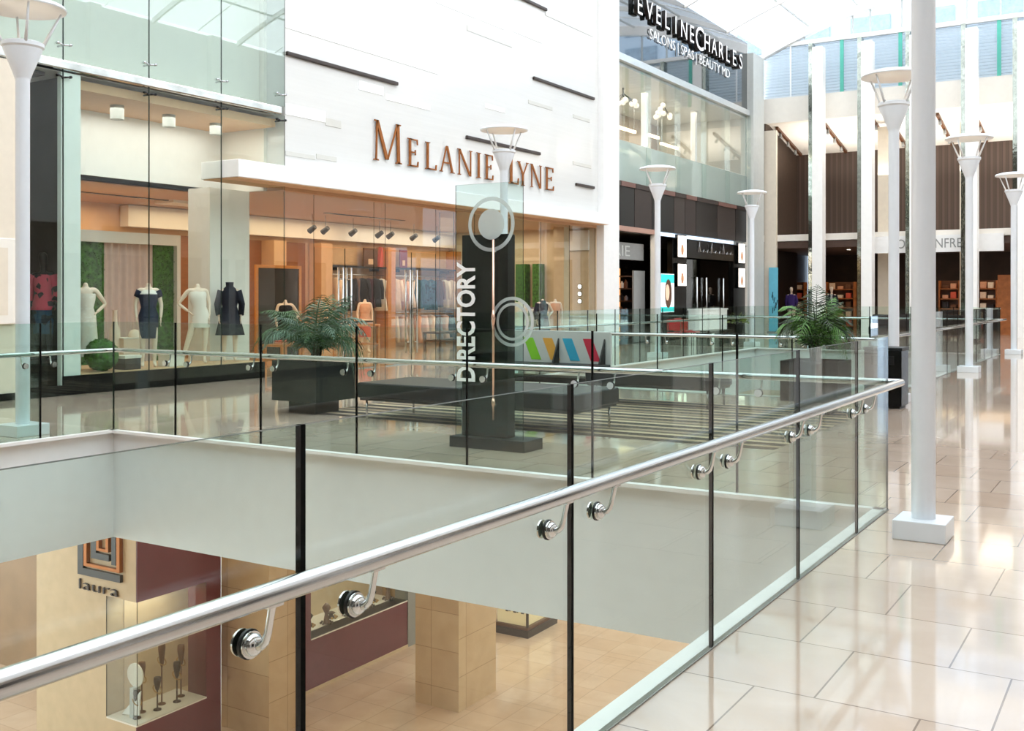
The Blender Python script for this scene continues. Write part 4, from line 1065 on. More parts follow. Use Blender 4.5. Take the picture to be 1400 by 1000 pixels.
# brown fascia panels
t = thing('fascia_panels', 'row of dark brown fascia panels under the frosted salon window', 'fascia', (XW, 35.7, 3.7))
cuts = [838, 848, 868, 892, 922, 937, 952, 981, 1006, 1021]
tones = [M_dkbrown, M_black, M_brown, M_black, mat('umber_panel','#332a26',.35,var=.1), M_brown, M_dkbrown, mat('umber_panel','#332a26'), M_dkbrown]
for i in range(len(cuts)-1):
    a, b = atX(max(cuts[i],838.5),280,XW).y+.02, atX(cuts[i+1],280,XW).y
    MB().box(XW-.25, XW-.02, a+.005, min(b,SY1)-.005, 3.78, 5.05).build('panel', tones[i], t)
    MB().box(XW-.25, XW+.04, a+.005, min(b,SY1)-.005, 5.05, 5.2).build('trim_strip', [M_brown, mat('rose_brown','#6b4a42',.4,var=.05)][i%2], t)
sbox('trim_16', mat('salmon_beam','#a98374',.5,var=.05), XW-.3, XW+.05, SY0, atX(894,315,XW).y, 3.62, 3.78)
# ground floor rooms
sbox('wall_salon_back', M_dkbrown, XI-.1, XI, SY0, YE, 0, 3.7); sbox('ceiling_salon', M_dkbrown, XI, XW-.03, SY0, YE, 3.6, 3.62)
sbox('wall_black_shop_end', M_blk, XI, XW-.31, 43.85, 43.95, 0, 3.6)
sbox('wall_salon_left', M_dkbrown, XI, XW-.03, SY0, SY0+.05, 0, 3.6)
# cosmetics shop
sbox('trim_17', M_gray, XW-.5, XW-.35, SY0+.05, atX(893,340,XW).y, 2.75, 3.3)
ls = thing('shop_lettering', 'small grey letters on the grey fascia left of the salon lamp post', 'sign', (XW-.3, 31.5, 2.9))
lettering('ERIE', (XW-.345, atX(843,345,XW).y, 2.86), (0,1,0), (0,0,1), atX(874,345,XW).y-atX(843,345,XW).y, .34, .01, M_ltgray, ls)
a, b = atX(839,400,XW-.8), atX(866,400,XW-.8)
t = thing('cosmetics_shelf', 'orange lit shelf unit of cosmetics beside the white column', 'shelf', (XW-.9,(a.y+b.y)/2,0))
MB().box(XW-1.35, XW-1.3, a.y, b.y, .004, 2.5).build('back_panel', mat('amber_back','#e09a52',.6,var=.1,emit='#e09a52',es=.8), t)
for k in range(6): MB().box(XW-1.3, XW-.85, a.y, b.y, .1+k*.42, .14+k*.42).build('shelf_board', M_walnut, t)
rr = random.Random(4); kk = 0
for k in range(5):
    for j in range(5):
        y = a.y+.14+(b.y-a.y-.25)*j/4+rr.uniform(-.03,.03); hgt = rr.uniform(.14,.3); z = .1405+k*.42; cn = rr.choice(['black','ivory','brown','grey','charcoal'])
        m = MB(); m.lathe((XW-1.02,y,0), [(.06,z),(.065,z+hgt*.7),(.03,z+hgt*.8),(.03,z+hgt)], 10); 
        tag(m.build('cosmetics_bottle', cloth[cn], smooth=True, autosmooth=.6), '%s bottle on the %s shelf of the orange lit unit, %s from its left' % (cn, ['lowest','second lowest','middle','second highest','highest'][k], ['first','second','third','fourth','last'][j]), 'bottle', 'cosmetics on the orange lit shelves')
a, b = atX(866,400,XW-.4), atX(881,400,XW-.4)
tag(MB().box(XW-.45, XW-.38, a.y, b.y, .004, 2.4).build('grey_screen', M_gray, bevel=.01), 'grey upright panel right of the cosmetics shelves', 'panel')
a, b = atX(893,400,XW), atX(898,400,XW)
sbox('trim_18', M_offw, XW-.1, XW+.05, a.y, b.y, 0, 3.62)
# poster of a woman, teal bands
a, b = atX(903,373,XW-.02), atX(922,428,XW-.02)
t = thing('lightbox_poster', 'backlit portrait poster with teal bands right of the salon lamp post', 'poster', (XW, (a.y+b.y)/2, b.z))
zt, zb = a.z, b.z; ya, yb_ = a.y, b.y
MB().box(XW-.12, XW-.02, ya, yb_, .003, zt).build('case', M_blk, t)
def fl(y0, y1, z0, z1, nm, m, x=XW-.018): MB().box(XW-.02, x, y0, y1, z0, z1).build(nm, m, t)
fl(ya+.03,yb_-.03,zb+.03,zt-.03,'print',emis('poster_white','#e9eef0',.5))
fl(ya+.04,yb_-.04,zt-.34,zt-.05,'teal_band',emis('poster_teal','#27b9b4',.5),XW-.014); fl(ya+.04,yb_-.04,zb+.05,zb+.22,'teal_band',emis('poster_teal','#27b9b4'),XW-.014)
yc = (ya+yb_)/2; zc = (zb+zt)/2
m = MB(); m.prism([(yc+.30*math.cos(a_)+.06, zc-.02+.5*math.sin(a_)) for a_ in [2*PI*k/24 for k in range(24)]], (XW-.016,0,0), (0,1,0), (0,0,1), .003); m.build('hair', M_walnut, t)
m = MB(); m.prism([(yc+.17*math.cos(a_)-.02, zc+.02+.28*math.sin(a_)) for a_ in [2*PI*k/24 for k in range(24)]], (XW-.013,0,0), (0,1,0), (0,0,1), .003); m.build('face', emis('poster_skin','#e8b79c',.4), t)
# black shop with lit panels
for k, (x0, y0_, x1, y1_, lb) in enumerate(((927,322,938,352,'upper lit picture panel left of the black shop entrance'),(927,361,938,391,'lower lit picture panel left of the black shop entrance'),(1010,333,1018,360,'upper lit picture panel right of the black shop entrance'),(1010,367,1018,393,'lower lit picture panel right of the black shop entrance'))):
    a, b = atX(x0,y0_,XW), atX(x1,y1_,XW)
    t = thing('lit_panel', lb, 'lightbox', (XW,(a.y+b.y)/2,b.z), 'lit panels of the black shop')
    MB().box(XW-.1, XW, a.y-.04, b.y+.04, b.z-.04, a.z+.04).build('case', M_blk, t); MB().box(XW, XW+.012, a.y, b.y, b.z, a.z).build('screen', emis('panel_glow','#fff3e6',1.5), t)
    m = MB(); yc = (a.y+b.y)/2; zc = (a.z+b.z)/2; m.prism([(yc+.14*math.cos(q_), zc-.12+.2*math.sin(q_)) for q_ in [2*PI*j/16 for j in range(16)]], (XW+.012,0,0), (0,1,0), (0,0,1), .002); m.build('picture', mat('panel_peach','#d99a74',.5), t)
sbox('wall_black_shop', M_blk, XW-.3, XW-.1, atX(923,400,XW).y, atX(942,400,XW).y, 0, 3.6)
sbox('wall_black_shop_2', M_blk, XW-.3, XW-.1, atX(1006,400,XW).y, SY1, 0, 3.6)
sbox('trim_19', M_blk, XW-.3, XW-.1, atX(942,400,XW).y, atX(1006,400,XW).y, 2.95, 3.6)
sc_ = thing('script_sign', 'thin silvery script sign over the black shop entrance', 'sign', (XW, 37.5, 3.2))
m = MB(); ya, yb_ = atX(957,328,XW).y, atX(1000,332,XW).y
for i in range(9):
    y = ya+(yb_-ya)*i/8; m.tube([(XW-.05,y,3.18),(XW-.05,y+.10,3.18+.30*(i%3==0)+.12),(XW-.05,y+.18,3.2),(XW-.05,y+.34,3.24)], .014, 6)
m.build('script_line', M_steel, sc_, smooth=True)
dr = thing('black_shop_doors', 'glass doors of the black shop with tall steel pulls', 'door', (XW-.2, 38, 0))
MB().box(XW-.22, XW-.2, atX(943,400,XW).y, atX(1005,400,XW).y, .01, 2.9).build('glass_leaf', M_clear, dr)
for px in (957, 970, 993):
    y = atX(px,400,XW).y; MB().tube([(XW-.12,y,.25),(XW-.12,y,2.25)], .032, 10).build('pull_handle', M_steel, dr, smooth=True)
a, b = atX(956,440,XW+.8), atX(994,440,XW+.8)
t = thing('white_counter', 'bright white counter before the black shop doors', 'counter', (XW+.6,(a.y+b.y)/2,0))
MB().box(XW+.4, XW+.8, a.y, b.y, 0, 1.05).build('body', M_white, t); MB().box(XW+.37, XW+.83, a.y-.03, b.y+.03, 1.05, 1.1).build('counter_top', M_white, t)
a, b = atX(942,400,XI), atX(1000,400,XI)
sbox('trim_20', M_walnut, XI+.002, XI+.06, a.y, b.y, .9, 1.9)
# chairs in front of salon beyond the second opening
def chair(label, x, y, m_, rz):
    t = thing('cafe_chair', label, 'chair', (x,y,0), 'cafe chairs')
    o = Vector((x,y,0))
    def B(nm, mm, x0,x1,y0,y1,z0,z1,bv=.01): MB().box(x+x0,x+x1,y+y0,y+y1,z0,z1).build(nm, mm, t, bevel=bv)
    B('seat', m_, -.22,.22,-.22,.22,.43,.47); B('backrest', m_, -.22,.22,.19,.22,.52,.85)
    for sx in (-.19,.19):
        for sy in (-.19,.19): MB().tube([(x+sx,y+sy,0),(x+sx,y+sy,.43 if sy < 0 else .85)], .014, 8).build('leg', M_steel, t)
    t.rotation_euler = (0,0,rz)
M_redc = mat('red_plastic','#b02024',.35,var=.05)
for k, (px, X_) in enumerate(((922,-12.3),(934,-12.9),(944,-12.3))):
    q = atX(px, 450, X_); chair('red cafe chair before the poster, %s' % ['left of three','middle of three','right of three'][k], X_, q.y, M_redc, .4+k)
q = atX(975,460,-12.4)
t = thing('low_black_bench', 'low black bench before the white counter', 'bench', (-12.4,q.y,0))
MB().box(-12.7,-12.1,q.y-1.0,q.y+1.0,.36,.44).build('seat', M_blk, t, bevel=.01)
for y in (q.y-.8,q.y+.8): MB().box(-12.65,-12.15,y-.04,y+.04,0,.36).build('leg', M_black, t)
q = atX(1009,425,-13.9)
t = thing('potted_shrub', 'small yellow green shrub by the right edge of the black shop', 'plant', (-13.9,q.y,0))
m = MB(); m.lathe((-13.9,q.y,0), [(.16,0),(.22,.5),(.2,.5),(.19,.46),(.001,.46)], 16); m.build('pot', M_blk, t, smooth=True, autosmooth=.7)
m = MB(); rr = random.Random(8)
for k in range(160):
    d = Vector((rr.gauss(0,1),rr.gauss(0,1),abs(rr.gauss(0,1.3)))).normalized(); p = Vector((-13.9,q.y,.5))+d*rr.uniform(.1,.45); d1 = d*.12; d2 = d.cross(Vector((1,.3,.2))).normalized()*.03
    m.add([p,p+d1*.5+d2,p+d1,p+d1*.5-d2], [(0,1,2,3)])
m.build('foliage', mat('lime_leaf','#7f8f2c',.6,var=.3), t)
# grey end column group
sbox('wall_end_column', M_ltgray, XW-.6, XW+.25, SY1+.02, 43.4, 0, 11.6)
sbox('wall_end_recess', M_blk, XW-.6, XW+.05, 43.4, 43.7, 0, 11.2)

# ------------------------------------------------------------------ end wall: department store
ZB = [3.25, 3.85, 4.15, 8.10, 8.95, 10.0, 12.15]
EX0, EX1 = XW-.6, XE+1
sbox('wall_end_fascia', M_offw, EX0, EX1, YE, YE+.5, 8.95, 10.0)
sbox('wall_end_left_return', mat('brown_return','#43342a',.6,var=.1), EX0, XW+.12, YE, YE+4.6, 3.86, 8.95)
sbox('wall_end_left_return_2', M_dkbrown, EX0, XW+.12, YE, YE+4.6, 0, 3.56)
sbox('wall_end_left_side', M_brown, EX0-.3, EX0-.1, YE, YE+9.2, -.1, 8.9)
sbox('wall_end_brown', stripe_mat('brown_ribbed', [(0,'#46362c'),(.5,'#3a2c24'),(.6,'#54433a')], .24, 'X', .6), EX0, EX1, YE+4.5, YE+4.6, 4.0, 8.2)
m = MB(); m.quad((EX0,YE+.5,8.95),(EX1,YE+.5,8.95),(EX1,YE+4.5,8.10),(EX0,YE+4.5,8.10)); struct(m.build('ceiling_loggia', mat('loggia_white','#f7f3ec',.5,var=.02)))
sbox('trim_21', M_offw, XW, EX1, YE-.05, YE+.45, 3.88, 4.15)
sbox('floor_loggia', M_offw, XW, EX1, YE+.4, YE+4.5, 4.0, 4.1)
sbox('ceiling_end_shop', mat('shop_brown_ceiling','#4a3428',.6,var=.1), EX0, EX1, YE, YE+9, 3.58, 3.86)
sbox('wall_end_shop_back', mat('end_shop_back','#2a1a12',.6,var=.4,scale=2), EX0, EX1, YE+8.9, YE+9, 0, 3.58)
sbox('floor_end_shop', M_floor, EX0, EX1, YE, YE+9, -.02, .001)
# sign band
a, b = atY(1175,335,YE-.2), atY(1372,335,YE-.2)
sg = thing('department_store_sign', 'white sign band with thin grey spaced capitals on the end wall', 'sign', ((a.x+b.x)/2, YE-.1, 3.28))
MB().box(a.x, b.x, YE-.2, YE-.06, 3.28, 3.95).build('sign_band', M_white, sg)
xa = atY(1214,336,YE-.22).x; xb = atY(1333,336,YE-.22).x
lettering('HOLT RENFREW', (xa, YE-.203, 3.45), (1,0,0), (0,0,1), xb-xa, .36, .012, M_gray, sg)
# fins: white pier plus mirror strip, free-standing before the end wall
for k, px in enumerate((1114, 1181, 1247, 1323, 1394)):
    x = atY(px, 400, 43.2).x
    t = thing('tall_pier', 'tall white pier with a mirrored strip before the department store, %s from the left' % ['first','second','third','fourth','fifth'][k], 'pier', (x, 43.2, 0), 'piers before the department store')
    MB().box(x-.06, x+.36, 43.0, 43.5, 0, 11.75).build('pier', M_white, t); MB().box(x-.22, x-.06, 43.05, 43.45, 0, 11.95).build('mirror_strip', M_mirror, t)
for k, (x0, x1, yy, mm) in enumerate(((1045,1061,43.75,M_cream),(1187,1192,YE+1.5,M_gray),(1200,1218,YE+1.2,M_cream),(1312,1316,YE+1.5,M_cream))):
    a, b = atY(x0,400,yy), atY(x1,400,yy)
    sbox('wall_end_pier', mm, a.x, b.x, yy, yy+.2, 0.002, 8.6 if k != 1 else 3.57)
# louvres and posts
lv = thing('louvre_screen', 'horizontal white louvres under the arched end window', 'louvre', (-5.5, YE+.2, 10.0))
for k in range(17):
    z = 10.07+k*.124; o = MB(); o.add([(XW,YE+.10,z),(XE,YE+.10,z),(XE,YE+.22,z+.06),(XW,YE+.22,z+.06),(XW,YE+.10,z+.014),(XE,YE+.10,z+.014),(XE,YE+.22,z+.074),(XW,YE+.22,z+.074)], [(0,3,2,1),(4,5,6,7),(0,1,5,4),(2,3,7,6),(1,2,6,5),(3,0,4,7)])
    o.build('louvre_blade', glass('louvre_blade_glass',(.8,.86,.9),.02,gain=.2,haze=.95,hazecol=(.80,.84,.87)), lv)
for px in (1151, 1231, 1366):
    x = atY(px, 90, YE+.05).x; MB().box(x-.07, x+.07, YE+.02, YE+.09, 10.0, 12.2).build('teal_post', M_teal, lv)
x = atY(1081,90,YE+.05).x; MB().box(x-.03, x+.03, YE+.02, YE+.09, 10.0, 12.2).build('thin_post', M_blind, lv)
sbox('wall_louvre_added_backing', glass('louvre_frost',(.8,.86,.9),.02,gain=.2,haze=.92,hazecol=(.82,.86,.88)), XW, XE, YE+.30, YE+.34, 10.0, 12.15)  # added translucent backing, filters sky light so the blades read pale
sbox('trim_22', M_white, XW, XE, YE-.02, YE+.25, 12.15, 12.32)
# arched end glazing with mullions
m = MB(); ys_ = YE+.1
poly = [(x, vz(x)+.05) for x in vx]
vs = [(XW,ys_,12.3)]+[(x,ys_,max(12.31,z)) for x,z in poly]+[(XE,ys_,12.3)]
m.add(vs, [tuple(range(len(vs)))]); struct(m.build('window_arch', glass('end_glass',(.93,.97,1.),.04)))
for px in (1100, 1166, 1190, 1233, 1322, 1368):
    x = atY(px, 30, YE+.05).x
    sbox('window_mullion', M_ltgray, x-.03, x+.03, YE+.02, YE+.09, 12.3, vz(x))
m = MB(); rings = []
for x in vx:
    z = vz(x); rings.append([Vector((x,YE-.15,z-.28)),Vector((x,YE+.2,z-.28)),Vector((x,YE+.2,z+.15)),Vector((x,YE-.15,z+.15))])
m.loft(rings); struct(m.build('trim_arch', M_white))
# neighbour building outside
t = thing('office_tower', 'pale blue office building seen through the arched end window', 'building', (-8, 62, 0))
M_tower = mat('pale_tower','#a3b4c4',.6,var=.04)
MB().box(-30, 20, 62, 66, 0, 40).build('facade', M_tower, t)
M_twin = mat('tower_glass','#74899b',.08,var=.2,coat=.5)
for i in range(9):
    for z in (16.2, 18.4, 20.6, 22.8):
        x = -22+i*3.4; MB().box(x, x+2.2, 61.9, 62, z, z+1.4).build('window', M_twin, t)
# track lights of the loggia
def zc(y): return 8.95-(y-YE-.5)*.85/4
for k, px in enumerate((1063, 1128, 1194, 1216, 1282, 1332)):
    a = atY(px, 175, YE+.8)
    t = thing('loggia_track', 'brown track with spotlights under the bright loggia ceiling, %s from the left' % ['first','second','third','fourth','fifth','sixth'][k], 'track light', (a.x, YE+2.5, 8.2), 'track lights in the loggia')
    m = MB(); x = a.x
    m.add([(x-.06,YE+.7,zc(YE+.7)-.12),(x+.06,YE+.7,zc(YE+.7)-.12),(x+.06,YE+4.3,zc(YE+4.3)-.12),(x-.06,YE+4.3,zc(YE+4.3)-.12),(x-.06,YE+.7,zc(YE+.7)-.01),(x+.06,YE+.7,zc(YE+.7)-.01),(x+.06,YE+4.3,zc(YE+4.3)-.01),(x-.06,YE+4.3,zc(YE+4.3)-.01)], [(0,3,2,1),(4,5,6,7),(0,1,5,4),(1,2,6,5),(2,3,7,6),(3,0,4,7)])
    m.build('track', M_walnut, t)
    for j in range(3):
        y = YE+1.2+j*1.1; z = zc(y)-.12; MB().tube([(x,y,z),(x+.05,y-.12,z-.2)], [.05,.07], 10).build('spot', M_gray, t, smooth=True)
# ground floor of the department store
rr = random.Random(21)
M_caramel = mat('caramel_wood','#a5622f',.5,var=.2)
for k, (x0, x1, yy, h, lb) in enumerate(((1064,1100,YE+5,1.9,'left of the first pier'),(1128,1168,YE+5,1.9,'between the first and second piers'),(1283,1312,YE+3,1.9,'right of the tall white post'),(1335,1363,YE+3,1.9,'left of the right edge lamp posts'))):
    a, b = atY(x0,400,yy), atY(x1,400,yy)
    t = thing('store_shelf_unit', 'brown shelf unit in the department store %s' % lb, 'shelf', ((a.x+b.x)/2, yy, 0), 'shelf units in the department store')
    MB().box(a.x, b.x, yy+.4, yy+.45, .002, h+.3).build('back_panel', M_walnut, t)
    for j in range(5): MB().box(a.x, b.x, yy, yy+.4, .15+j*.42, .19+j*.42).build('shelf_board', M_caramel, t)
    for x in (a.x, b.x-.05): MB().box(x, x+.05, yy, yy+.4, .002, h+.3).build('side_panel', M_caramel, t)
    ncol = max(1, int((b.x-a.x)/.34))
    for j in range(5):
        for i in range(ncol):
            x = a.x+.1+(b.x-a.x-.2)*(i+.5)/ncol; cn = rr.choice(['peach','ivory','charcoal','brown','cream','coral'])
            o = MB().box(x-.11, x+.11, yy+.05, yy+.3, .1905+j*.42, .1905+j*.42+rr.uniform(.12,.28)).build('stacked_goods', cloth[cn], bevel=.015)
            tag(o, '%s goods on the shelf unit %s' % (cn, lb), 'goods', 'goods on the department store shelves, %s, %s' % (cn, lb))
q = atY(1082, 430, YE+1.5)
trs = [(.1,0,0,.15,.1),(.5,0,0,.165,.11),(.86,0,0,.175,.13)]
shp = [(.72,0,0,.185,.14),(.95,0,0,.18,.13),(1.15,0,0,.19,.135),(1.28,0,0,.20,.12),(1.38,0,0,.10,.08)]
slv = [([(-.16,0,1.34),(-.24,.01,1.08),(-.22,-.04,.86)],[.075,.062,.055]),([(.16,0,1.34),(.24,.01,1.08),(.22,-.04,.86)],[.075,.062,.055])]
mannequin('figure in purple sweater and pale trousers in the store window behind the palm', (q.x,q.y,.25), 0, AD(-1), AD(1), [('sweater', mat('purple_knit','#3a2566',.9,var=.1), shp, slv), ('trousers', mat('khaki','#cfc2a8',.85,var=.05), trs, [])], head=True)
sbox('trim_23', M_offw, q.x-.4, q.x+.4, q.y-.35, q.y+.35, .001, .25)
q = atY(1137, 430, YE+1.5)
mannequin('figure in dark suit with white head in the store window right of the palm', (q.x,q.y,.25), .2, AD(-1), AD(1), [('suit_jacket', mat('ink_suit','#171a26',.85,var=.1), shp, slv), ('trousers', cloth['charcoal'], trs, []), ('shirt', M_ltgray, [(1.0,0,-.105,.03,.04),(1.2,0,-.115,.05,.035),(1.36,0,-.07,.05,.03)], [])], head=True)
sbox('trim_24', M_offw, q.x-.4, q.x+.4, q.y-.35, q.y+.35, .001, .25)
a, b = atY(1051,366,43.6), atY(1063,432,43.6)
t = thing('blue_banner', 'tall sky blue banner with dark branch print by the corner pier', 'banner', ((a.x+b.x)/2, 43.6, b.z))
MB().box(a.x, b.x, 43.62, 43.68, .05, a.z).build('panel', mat('sky_blue','#66b7cf',.5,var=.05), t)
MB().box(a.x-.05, b.x+.05, 43.55, 43.72, 0, .05).build('foot', M_gray, t)
m = MB()
for k in range(7):
    x = a.x+.06+(b.x-a.x-.12)*rr.random(); z = b.z+.1+k*.11; m.tube([(x,43.615,z),(x+rr.uniform(-.07,.07),43.615,z+.25)], .02, 6)
m.build('branch_print', mat('dark_teal_print','#0e4a5a',.5), t)
# low glass balustrade and dark counters before the store at right
for k, (x0, x1, yy, lb) in enumerate(((1187,1214,40.5,'dark low sofa group behind the far guardrail'),(1283,1313,40.5,'dark low display behind the tall white post'))):
    a, b = atY(x0,440,yy), atY(x1,440,yy)
    t = thing('low_sofa', lb, 'sofa', ((a.x+b.x)/2,yy,0), 'dark seating before the store')
    MB().box(a.x,b.x,yy,yy+.7,.1,.42).build('seat', M_leather, t, bevel=.04); MB().box(a.x,b.x,yy+.6,yy+.8,.42,.85).build('backrest', M_leather, t, bevel=.04)
    for x in (a.x+.08,b.x-.08): MB().box(x-.03,x+.03,yy+.05,yy+.65,0,.1).build('leg', M_steel, t)
for k, (x0, x1, lb) in enumerate(((1326,1338,'white gallery cabinet left of the second guardrail end'),(1344,1364,'glass fronted cabinet at the end of the second guardrail'))):
    a, b = atY(x0,440,38.5), atY(x1,440,38.5)
    t = thing('display_cabinet', lb, 'cabinet', ((a.x+b.x)/2,38.5,0), 'cabinets by the far guardrail')
    MB().box(a.x,b.x,38.5,39.1,.1,1.1).build('body', M_white if k == 0 else M_char, t); MB().box(a.x-.02,b.x+.02,38.48,39.12,1.1,1.14).build('top', M_offw, t); MB().box(a.x+.03,b.x-.03,38.53,39.07,0,.1).build('plinth', M_black, t)
q0, q1 = atY(1364,440,YE+2), atY(1384,440,YE+2)
sbox('trim_25', M_caramel, q0.x, q1.x, YE+2, YE+2.1, .002, 2.4)
for k in range(14):
    x = -12.5+k*1.0; y = YE+1.2+(k%3)*1.3
    t = thing('recessed_downlight', 'warm ceiling downlight in the department store', 'lamp', (x,y,3.56), 'downlights in the department store'); 
    m = MB(); m.lathe((x,y,0), [(.001,3.572),(.09,3.572)], 14, 0, False); m.build('lens', M_lampw, t); m = MB(); m.lathe((x,y,0), [(.09,3.579),(.12,3.579),(.12,3.57),(.09,3.57)], 14, 0, False); m.build('rim', M_gray, t)

# ------------------------------------------------------------------ lower level
XP, YP = -12.3, 9.82
xpl = atY(50, 900, YP).x; xcl = atY(145, 900, YP).x; ycr = atX(282, 900, XP).y; ype = atX(302, 900, XP).y
zc0, zc1 = -4.55, -2.79
sbox('wall_lower_far_left', mat('tan_dark_wall','#94775a',.5,var=.1,scale=2), -26, xpl, YP+1.6, YP+1.8, LZ, DZ)
sbox('wall_lower_pier', M_beige, xpl, xcl, YP, ype, LZ, DZ)
sbox('wall_lower_pier_top', M_beige, xcl, XP-.02, YP, ype, zc1, DZ)
sbox('wall_lower_pier_foot', M_beige, xcl, XP-.02, YP, ype, LZ, zc0)
sbox('wall_lower_plum', M_purple, XP-.02, XP, YP+.004, ype, zc1, DZ-.001)
sbox('wall_lower_plum_2', M_purple, XP-.02, XP, YP+.004, ype, LZ, zc0)
sbox('wall_lower_plum_3', M_purple, XP-.4, XP, ycr, ype, zc0, zc1)
sbox('wall_lower_case_back', mat('case_beige','#d8c0a0',.5,var=.05), xcl, xcl+.02, YP+.3, ype, zc0, zc1)
vc = thing('corner_window', 'glass corner display window in the plum and beige pier on the lower level', 'shop window', (XP-.3, YP+.6, zc0))
MB().box(xcl+.005, XP, YP, YP+.012, zc0+.02, zc1, 0, {'-x':1,'+x':1}).build('glass_pane', [M_clear, M_gedge], vc)
MB().box(XP-.012, XP, YP+.014, (YP+ycr)/2-.005, zc0+.02, zc1).build('glass_pane', M_clear, vc); MB().box(XP-.012, XP, (YP+ycr)/2+.005, ycr, zc0+.02, zc1).build('glass_pane', M_clear, vc)
MB().box(xcl+.02, XP+.01, YP-.01, ycr, zc0-.001, zc0+.02).build('sill', M_offw, vc)
rr = random.Random(3)
for k in range(6):
    y = YP+.18+k*.18; x = XP-.22-.12*(k%2); h = [.42,.75,.5,.95,.62,.8][k]
    t = thing('jewellery_stand', 'slender dark jewellery stand in the corner window, %s from the corner' % ['first','second','third','fourth','fifth','sixth'][k], 'display stand', (x,y,zc0+.021), 'jewellery stands in the corner window')
    m = MB(); m.lathe((x,y,0), [(.06,zc0+.021),(.055,zc0+.035),(.012,zc0+.05),(.01,zc0+.6*h),(.03,zc0+.66*h),(.055,zc0+.9*h),(.05,zc0+h),(.001,zc0+h)], 12); m.build('stand', [M_bar, M_walnut][k%2], t, smooth=True)
    m = MB(); m.tube([(x+.06*math.cos(a_),y+.06*math.sin(a_),zc0+.75*h-.05*(1+math.cos(a_))) for a_ in [2*PI*j/14 for j in range(15)]], .008, 5); m.build('necklace', M_gold, t)
t = thing('shell_ornament', 'white round plaque with a pale triangular sail in the corner window', 'ornament', (xcl+.4, YP+.2, zc0+.02))
m = MB(); m.tube([(xcl+.38,YP+.2,zc0+.62),(xcl+.38,YP+.22,zc0+.62)], .17, 24); m.build('disc', M_offw, t); m = MB(); m.prism([(-.22,0),(.16,.06),(.2,.42)], (xcl+.36,YP+.17,zc0+.021), (1,0,0), (0,0,1), .015); m.build('sail', M_white, t); MB().box(xcl+.34,xcl+.42,YP+.14,YP+.26,zc0+.02,zc0+.45).build('foot', M_ltgray, t)
# emblem sign on the pier
sg = thing('pier_sign', 'squared spiral emblem with small metal lettering on the lower beige pier', 'sign', (atY(138,770,YP).x, YP-.03, atY(138,810,YP).z))
x0, x1 = atY(110,770,YP).x, atY(168,770,YP).x; zt, zb = atY(138,729,YP).z, atY(138,790,YP).z
W = x1-x0; Hh = zt-zb
def eb(a, b, c, d, mm, y=.05): MB().box(x0+W*a, x0+W*b, YP-y, YP-.001, zb+Hh*c, zb+Hh*d).build('emblem_bar', mm, sg)
eb(0,.13,0,1,M_dkbrown); eb(.13,1,0,.16,M_dkbrown)
eb(.16,.23,.22,1,M_copper,.06); eb(.23,1,.22,.29,M_copper,.06); eb(.93,1,.29,1,M_copper,.06)
eb(.32,.44,.42,1,M_dkbrown); eb(.44,.74,.42,.56,M_dkbrown); eb(.46,.52,.62,1,M_copper,.06); eb(.52,.74,.62,.68,M_copper,.06); eb(.68,.74,.68,1,M_copper,.06); eb(.80,.90,.36,1,M_dkbrown)
xl, xr = atY(108,795,YP).x, atY(164,805,YP).x
lettering('laura', (xl, YP-.02, atY(108,802,YP).z-.02), (1,0,0), (0,0,1), xr-xl, .15, .012, M_bar, sg, -.012)
# tiled pillars
def pillar(nm, x0, x1, y0, y1):
    m = MB(); m.box(x0,x1,y0,y1,LZ,DZ,0,{'-x':1,'+x':1}); struct(m.build(nm, [M_ltile, M_ltile2]))
pillar('wall_lower_tiled_pier', -12.53, -11.5, 11.6, 12.24)
q = atZ(627, 975, LZ); a = atY(568, 950, q.y); b = atX(678, 950, q.x)
pillar('wall_lower_tiled_pier_2', a.x, q.x, q.y, b.y)
# plum shop wall with long window
y0, y1 = 12.25, atX(557, 900, XP).y; yw0 = atX(425,870,XP).y
zw = -4.30
sbox('wall_lower_plum_4', M_purple, XP-.3, XP, y0, y1, LZ, zw); sbox('wall_lower_plum_5', M_purple, XP-.3, XP, y0, yw0, zw, DZ)
sbox('wall_lower_plum_6', M_purple, XP-.3, XP, yw0, y1, -2.6, DZ)
sbox('trim_26', M_gray, XP-.3, XP+.02, y1, y1+.3, LZ, DZ)
sbox('baseboard_lower', M_beige, XP, XP+.02, y0, y1, LZ, LZ+.05)
sbox('wall_lower_window_back', mat('case_beige','#d8c0a0'), XP-.9, XP-.85, yw0, y1+.3, zw-.1, -2.6); sbox('trim_27', M_offw, XP-.86, XP+.01, yw0, y1, zw-.02, zw)
tag(MB().box(XP-.02, XP-.008, yw0, y1, zw+.001, -2.6).build('long_window', M_clear), 'long glass display window in the plum wall on the lower level', 'shop window')
for k in range(9):
    y = yw0+.2+k*(y1-yw0-.35)/8; x = XP-.35-.15*(k%2); h = .12+.12*((k*7)%3)
    t = thing('bead_display', 'dark jewellery display in the long plum wall window, %s from the left' % ['first','second','third','fourth','fifth','sixth','seventh','eighth','ninth'][k], 'display stand', (x,y,zw+.001), 'jewellery in the long window')
    m = MB(); m.lathe((x,y,0), [(.07,zw+.001),(.06,zw+.02),(.03,zw+h*.5),(.08,zw+h*.8),(.03,zw+h)], 12); m.build('bust', M_bar if k%2 else M_walnut, t, smooth=True)
    m = MB(); 
    for j in range(8): m.ball((x+.1*math.cos(j*.8),y+.1*math.sin(j*.8),zw+.02), .022, 8)
    m.build('beads', M_gold if k%2 else M_bar, t, smooth=True)
sbox('wall_lower_orange', M_gold, -17, XP-.3, y1+.3, y1+.5, LZ, DZ)
